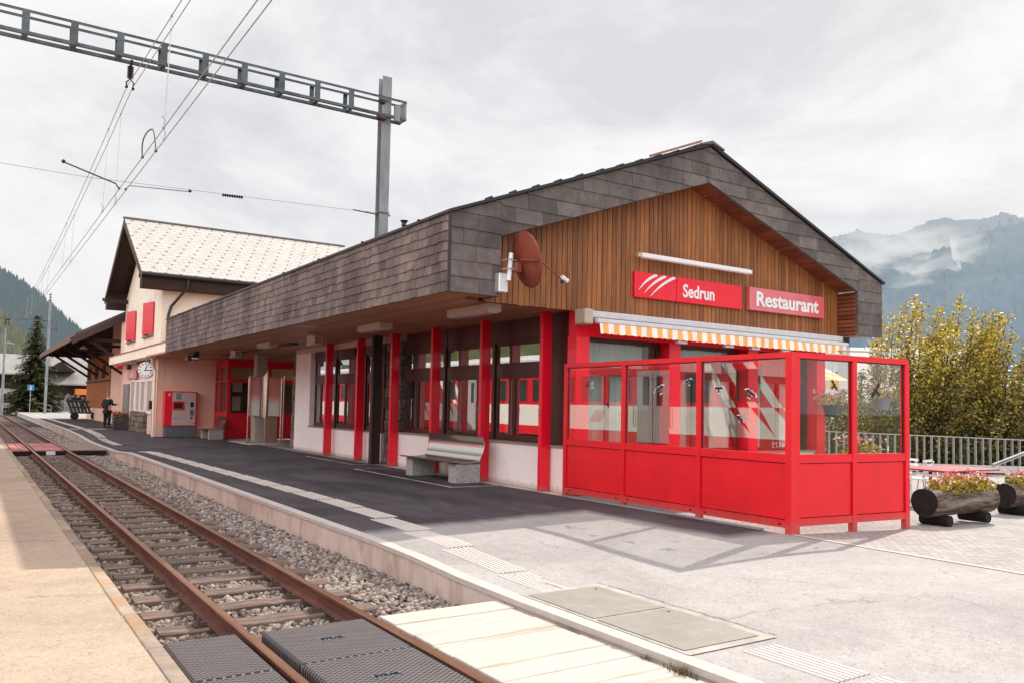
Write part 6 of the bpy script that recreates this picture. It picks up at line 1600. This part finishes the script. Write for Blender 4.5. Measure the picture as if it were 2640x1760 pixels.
# fence of flat bars on the valley side
d = (FB-FA); n_ = 15; t = thing('fence', 'grey steel bar fence along the edge of the forecourt', 'fence', ((FA.x+FB.x)/2, (FA.y+FB.y)/2, 0))
fz = lambda q: -.02*(FA.lerp(FB, q).x-9)+.30-.12*q
for q, nm in ((1.05, 'top_rail'), (.02, 'bottom_rail')):
    mb = MB(); a, b = FA, FB; mb.beam((a.x, a.y, fz(0)+q), (b.x, b.y, fz(1)+q), .06, .035); obj(nm, mb, 'fence_grey', t)
nb = 66
for i in range(nb+1):
    q = i/nb; p = FA.lerp(FB, q); mb = MB(); mb.beam((p.x, p.y, fz(q)+.03), (p.x, p.y, fz(q)+1.03), .13, .02, d.to_3d()); obj('bar', mb, 'fence_grey', t)
mb = MB(); dn_ = d.normalized(); a, b = FB-dn_*5.5, FB+dn_*8; mb.beam((a.x+.1, a.y-.35, -.20), (b.x+.1, b.y-.35, -.34), .30, .24); o = obj('parapet_kerb', mb, 'kerbtop'); tag(o, 'pale concrete kerb at the foot of the fence on the right', 'kerb')
railing('handrail', 'pale rope-like handrail rising out of the right edge', (18.75, 9.25, .52), (20.6, 8.6, 1.15), .02, 1, rails=(1, 0), m_='steel_light')
# bushy autumn tree beyond the fence
def broadleaf(x, y, z0, lab, seed, shoots, h, spread, n_leaf, ls_, leaf='leaf_y', grp=None):
    random.seed(seed); t = thing('autumn_tree', lab, 'tree', (x, y, z0), 0, grp); tr = MB(); lf_ = MB()
    for k in range(shoots):
        a = random.uniform(0, 2*PI); el = random.random()**.7; tilt = el*spread
        top = V((x+math.cos(a)*tilt, y+math.sin(a)*tilt, z0+h*random.uniform(.52, 1.02)*(1-.48*(el**2.2)))); bend = V((math.cos(a), math.sin(a), 0))*tilt*.35
        base = V((x+random.uniform(-.2, .2), y+random.uniform(-.2, .2), z0)); pts = [base.lerp(top, q)+bend*math.sin(q*PI)*.6+V((.62, -.42, -.16))*q*q+V((random.gauss(0, .05), random.gauss(0, .05), 0)) for q in np.linspace(0, 1, 7)]
        tr.tube(pts, [.07, .06, .045, .035, .025, .015, .006], 5)
        nlv = n_leaf//shoots
        for _ in range(nlv):
            q = .10+.90*random.random()**.75; i = min(5, int(q*6)); p = pts[i].lerp(pts[i+1], q*6-i); sp = .44*(1.08-q)+.06
            c = p+V((random.gauss(0, sp), random.gauss(0, sp), random.gauss(0, sp*.8))); leafquad(lf_, c, ls_*random.uniform(.6, 1.3))
    obj('trunk', tr, 'trunk', t); obj('crown', lf_, leaf, t); return t
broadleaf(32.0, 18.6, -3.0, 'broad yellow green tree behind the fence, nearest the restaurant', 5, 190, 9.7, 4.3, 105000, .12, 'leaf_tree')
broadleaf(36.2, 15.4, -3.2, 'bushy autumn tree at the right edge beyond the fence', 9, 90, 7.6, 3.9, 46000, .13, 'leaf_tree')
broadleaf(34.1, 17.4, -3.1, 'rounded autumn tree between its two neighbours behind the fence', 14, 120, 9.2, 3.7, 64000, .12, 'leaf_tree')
# tiled chalet below the terrace
hh = thing('tiled_chalet', 'neighbouring chalet with pale tiled roof seen through the glass screen', 'house', (38, 28, -3))
def P3(*a): return [V(p) for p in a]
mb = MB(); r0 = P3((34.5, 26.0, 4.9), (39.9, 22.0, 4.2), (37.0, 19.6, -.2), (31.6, 23.6, .5))
ww = P3((33.4, 25.2, 2.2), (35.6, 23.7, 1.7))
# roof plane: ridge (far) to eave (near)
E0, E1, R0_, R1_ = V((33.2, 25.2, 1.95)), V((40.2, 20.4, -.2)), V((36.2, 27.6, 4.9)), V((43.2, 22.8, 4.9))
E1 = V((40.2, 20.4, 1.95)); 
mb = MB(); mb.prism([E0, E1, R1_, R0_], V((0, 0, .15))); ex = (E1-E0).normalized(); ey = (R0_-E0).normalized()
obj('roof', mb, 'tile_grey', hh, uv=lambda c: ((c-E0).dot(ex), (c-E0).dot(ey)))
mb = MB(); a = E0+ex*.4+V((.3, .25, 0)); b = E1-ex*.4+V((.3, .25, 0)); mb.prism([V((a.x, a.y, -3)), V((b.x, b.y, -3)), V((b.x, b.y, 1.95)), V((a.x, a.y, 1.95))], V((1.8, 3.2, 0))); obj('wall', mb, 'chalet_white', hh)
mb = MB(); mb.prism([E0-V((.05, .1, .25)), E1-V((.05, .1, .25)), E1-V((.05, .1, 0)), E0-V((.05, .1, 0))], V((.06, .08, 0))); obj('eaves_board', mb, 'chalet_wood', hh)
mb = MB(); mb.bbox(34.9, 35.9, 24.4, 25.4, 1.5, 5.9, .03); o = obj('chimney', mb, 'chalet_white', hh)
t = thing('yellow_awning', 'yellow and white striped awning behind the right end of the terrace', 'awning', (18.5, 14, 2.6))
mb = MB(); mb.prism([V((17.5, 15.0, 2.85)), V((19.3, 14.0, 2.85)), V((18.7, 12.75, 2.42)), V((16.9, 13.8, 2.42))], V((0, 0, .02))); obj('cloth', mb, 'awning_y', t)
mb = MB(); mb.prism([V((16.9, 13.8, 2.42)), V((18.7, 12.75, 2.42)), V((18.7, 12.75, 2.22)), V((16.9, 13.8, 2.22))], V((0, .01, 0))); obj('valance', mb, 'awning_y', t)
mb = MB(); mb.tube([(17.6, 15.1, 0), (17.6, 15.1, 2.9)], .03, 8); obj('pole', mb, 'steel', t)

# ------------------------------------------------------------------ train on the far track (seen as a reflection)
def coach(y0, y1, lab, doors, stripes_, num=None, tail=False):
    TX = -1.62; t = thing('railway_coach', lab, 'railway coach', (-2.95, (y0+y1)/2, -.4), 0, 'coaches of the standing train')
    mb = MB(); prof = [(-1.33, .40), (1.33, .40), (1.33, 3.05), (1.28, 3.22), (-1.28, 3.22), (-1.33, 3.05)]
    cxm = TX-1.33
    mb.prism([V((cxm+a, y0, b)) for a, b in prof], V((0, y1-y0, 0))); obj('body', mb, 'train_red', t)
    mb = MB(); rp = [(1.28, 3.225), (1.26, 3.72), (1.0, 3.92), (0, 4.05), (-1.0, 3.92), (-1.26, 3.72), (-1.28, 3.225)]; mb.prism([V((cxm+a, y0, b)) for a, b in rp], V((0, y1-y0, 0))); obj('roof', mb, 'train_roof', t)
    mb = MB(); mb.box(TX, TX+.006, y0, y1, .80, 1.72); obj('white_band', mb, 'train_white', t)
    mb = MB(); mb.box(cxm-1.2, TX-.08, y0+.3, y1-.3, -.05, .399); obj('underframe', mb, 'black', t)
    for yy in (y0+2.2, y0+4.4, y1-4.4, y1-2.2): mb = MB(); mb.lathe([(.36, -.06), (.38, -.06), (.38, .06), (.36, .06)], 20, (TX-.35, yy, .02), X_); obj('wheel', mb, 'rustjoint', t)
    y = y0+.7
    while y < y1-1.2:
        if not any(a-.2 < y+.6 < b+.4 or a-.2 < y < b+.2 for a, b in doors+stripes_):
            mb = MB(); mb.bbox(TX-.01, TX+.012, y, y+1.15, 1.86, 2.82, .05) if False else mb.bbox(TX-.01, TX+.014, y, y+1.15, 1.86, 2.82, .012); w0 = obj('window', mb, 'train_glass', t)
            mb = MB(); frame_rect(mb, TX+.002, TX+.022, y-.05, y+1.2, 1.81, 2.87, .045); obj('surround', mb, 'train_red', w0)
            y += 1.62
        else: y += .25
    for a, b in doors:
        mb = MB(); mb.box(TX+.002, TX+.03, a, b, .45, 2.95); dd = obj('door', mb, 'train_grey', t)
        m2 = (a+b)/2; mb = MB(); mb.box(TX+.031, TX+.036, m2-.014, m2+.014, .45, 2.95); obj('seam', mb, 'black', dd)
        for q in (-.34, .34): mb = MB(); mb.bbox(TX+.031, TX+.04, m2+q-.15, m2+q+.15, 1.75, 2.75, .02 if False else .004); obj('door_window', mb, 'train_glass', dd)
        for q in (a-.12, b+.12): mb = MB(); mb.tube([(TX+.03, q, 1.0), (TX+.09, q, 1.05), (TX+.09, q, 1.75), (TX+.03, q, 1.8)], .016, 6); obj('handrail', mb, 'chrome', dd)
    for a, b in stripes_:
        for k in range(3):
            mb = MB(); y = a+(b-a)*k/3; mb.add([(TX+.009, y+1.15, 3.1), (TX+.009, y+1.55, 3.1), (TX+.009, y+.40, 1.72), (TX+.009, y+.05, 1.72)], [(0, 1, 2, 3)])
            obj('white_stripe', mb, 'train_white', t)
            mb = MB(); mb.add([(TX+.0095, y+.05, 1.72), (TX+.0095, y+.38, 1.72), (TX+.0095, y-.55, .88)], [(0, 1, 2)]); obj('red_stripe', mb, 'train_red', t)
        mb = MB(); mb.bbox(TX-.005, TX+.018, a+.9, a+1.75, 1.95, 2.85, .01); w0 = obj('window', mb, 'train_glass', t)
        mb = MB(); frame_rect(mb, TX+.012, TX+.03, a+.86, a+1.79, 1.91, 2.89, .05); obj('surround', mb, 'chrome', w0)
    if num:
        mb = textmesh(num, .24, .002, 1, .004); place(mb, (TX+.012, num_y, .56), Y_, Z_, X_); obj('number', mb, 'train_white', t)
        mb = textmesh('2', .36, .002, 1, .006); place(mb, (TX+.02, 24.35, 2.35), Y_, Z_, X_); obj('class_number', mb, 'train_white', t)
        mb = MB()
        for k in range(5): mb.add([(TX+.0095, 23.6+k*.13, 1.55), (TX+.0095, 23.63+k*.13, 1.55), (TX+.0095, 24.1+k*.13, 1.1), (TX+.0095, 24.04+k*.13, 1.1)], [(0, 1, 2, 3)])
        obj('emblem', mb, 'train_red', t)
    return t
num_y = 15.2
coach(8.0, 38.6, 'red railway coach with white band and diagonal stripes on the far track, nearest', [(20.3, 21.9), (34.0, 35.6)], [(15.6, 18.2), (36.0, 38.0)], 'AB 4175')
coach(39.4, 66.0, 'second red railway coach with white band further along the far track', [(44.5, 46.1), (60, 61.6)], [(40.2, 42.4)])

# ------------------------------------------------------------------ hills and mountains
def ridge(name, crest, foot, mat_n, rows=26, jag=0, rough=0, seed=1, dens=4):
    """crest: list of 3-D points; foot: list of matching 3-D points nearer the viewer"""
    random.seed(seed); cp = []; fp = []
    for i in range(len(crest)-1):
        for k in range(dens):
            q = k/dens; cp.append(V(crest[i]).lerp(V(crest[i+1]), q)); fp.append(V(foot[i]).lerp(V(foot[i+1]), q))
    cp.append(V(crest[-1])); fp.append(V(foot[-1])); mb = MB(); n = len(cp)
    cp = [p+V((0, 0, random.gauss(0, jag))) for p in cp]
    for j in range(rows+1):
        for i in range(n):
            q = j/rows; p = cp[i].lerp(fp[i], q); p = p+V((random.gauss(0, rough), random.gauss(0, rough), random.gauss(0, rough)*(0 if j == 0 else 1))); mb.v.append(tuple(p))
    for j in range(rows):
        for i in range(n-1): a = j*n+i; mb.f.append((a, a+1, a+n+1, a+n)); mb.mi.append(0)
    return struct(name, mb, mat_n, smooth='all')
def pix(x, y, dep):   # direction table of the far silhouette, worked out once from the survey of the photograph
    d_ = V(((x*1.12245-1323.43)/2118.46, (y*1.12245-935.38)/2118.46, 1.0))*dep
    return R_.transposed() @ d_ + V((0, 0, 1.6))
L1 = [(-260, 470), (-120, 560), (0, 640), (40, 660), (85, 690), (125, 728), (165, 765), (200, 790), (260, 830), (340, 870), (420, 905)]
cr_ = [pix(x, y, 900) for x, y in L1]; ft = [V((p.x*.62, p.y*.62, -2)) for p in cr_]
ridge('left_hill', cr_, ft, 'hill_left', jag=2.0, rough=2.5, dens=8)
L2 = [(-200, 640), (-60, 700), (0, 735), (30, 765), (60, 790), (100, 830), (130, 870), (160, 900), (200, 920)]
cr2 = [pix(x, y, 520) for x, y in L2]; ft2 = [V((p.x*.7, p.y*.7, -2)) for p in cr2]
ridge('near_hill', cr2, ft2, 'hill_near', jag=1.2, rough=1.5, seed=3, dens=6)
def forest(name, cr_, ft, n, h, mat_n, seed, lab):
    random.seed(seed); mb = MB(); m_ = len(cr_)-1
    for _ in range(n):
        u = random.random()*m_; i = min(m_-1, int(u)); q = random.random()**1.5*.8
        p = cr_[i].lerp(cr_[i+1], u-i).lerp(ft[i].lerp(ft[i+1], u-i), q); hh_ = h*random.uniform(.6, 1.2); r = hh_*.22
        a0 = random.uniform(0, 6); b = [p+V((r*math.cos(a0+k*PI/2.5), r*math.sin(a0+k*PI/2.5), -1)) for k in range(5)]
        mb.add(b+[p+V((0, 0, hh_))], [(k, (k+1) % 5, 5) for k in range(5)])
    o = obj(name, mb, mat_n); o['kind'] = 'stuff'; tag(o, lab, 'forest')
forest('forest', cr_, ft, 5200, 13, 'tree_far', 5, 'hazy blue green fir forest covering the left valley slope')
forest('lower_forest', cr2, ft2, 1500, 8, 'hill_near', 6, 'yellow green woods on the nearer left slope')
# wooded slope behind the tracks, reflected in the windows
cr3 = [V((-46, y, 19+3*math.sin(y*.05))) for y in range(-20, 260, 20)]; ft3 = [V((-22, y, -1)) for y in range(-20, 260, 20)]
cr3 = [V((-75-(p.y*.1), p.y, p.z)) for p in cr3]
ridge('track_side_hill', cr3, ft3, 'hill_side', rows=14, jag=1, rough=.8, seed=8)
def cp(px, py): return ((2060+px/3.733)*.8909, (480+py/3.733)*.8909)
Bk = [(-2600, 900), (-1500, 640), (-600, 520), (0, 520), (300, 500), (410, 468), (560, 430), (720, 455), (900, 476), (1060, 430), (1230, 345), (1400, 305), (1560, 330), (1740, 325), (1850, 300), (1980, 255), (2060, 285), (2165, 310), (2600, 240), (3200, 380)]
crb = [pix(*cp(x, y), 3600) for x, y in Bk]; ftb = [V((p.x*.6, p.y*.6, -10)) for p in crb]
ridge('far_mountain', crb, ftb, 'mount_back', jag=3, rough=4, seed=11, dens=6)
Fr = [(-200, 1500), (200, 1200), (500, 950), (700, 790), (900, 690), (1120, 612), (1300, 560), (1480, 500), (1700, 452), (1900, 400), (2165, 345), (2500, 250), (3200, 150)]
crf = [pix(*cp(x, y), 2600) for x, y in Fr]; ftf = [V((p.x*.55, p.y*.55, -10)) for p in crf]
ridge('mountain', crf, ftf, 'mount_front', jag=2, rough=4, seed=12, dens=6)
def mist(c, wpx, hpx, dep, ang, seed):
    o_ = pix(*cp(*c), dep); sx_ = wpx/3.733/2118.46*dep; sy_ = hpx/3.733/2118.46*dep
    rt, upv = R_[0], -R_[1]; ca_, sa_ = math.cos(ang), math.sin(ang); u_ = (rt*ca_+upv*sa_)*sx_/2; v_ = (upv*ca_-rt*sa_)*sy_/2
    mb = MB(); n = 6
    for j in range(n+1):
        for i in range(n+1): mb.v.append(tuple(o_+u_*(2*i/n-1)+v_*(2*j/n-1)+R_[2]*60*math.sin(i*1.3+j)))
    for j in range(n):
        for i in range(n): a = j*(n+1)+i; mb.f.append((a, a+1, a+n+2, a+n+1)); mb.mi.append(0)
    me = bpy.data.meshes.new('mist'); me.from_pydata(mb.v, [], mb.f); me.materials.append(M['mist']); uvl = me.uv_layers.new(name='UVMap')
    asp = wpx/hpx
    for lp in me.loops: k = lp.vertex_index; uvl.data[lp.index].uv = ((k % (n+1))/n, (k//(n+1))/n)
    o = bpy.data.objects.new('mist', me); col.objects.link(o); o['kind'] = 'structure'
mist((820, 560), 1500, 520, 2500, .0, 1); mist((1180, 560), 1300, 460, 2480, -.15, 2); mist((1540, 680), 420, 620, 2300, -.35, 3); mist((1130, 830), 700, 330, 2200, .3, 4); mist((640, 700), 900, 420, 2250, .1, 5)
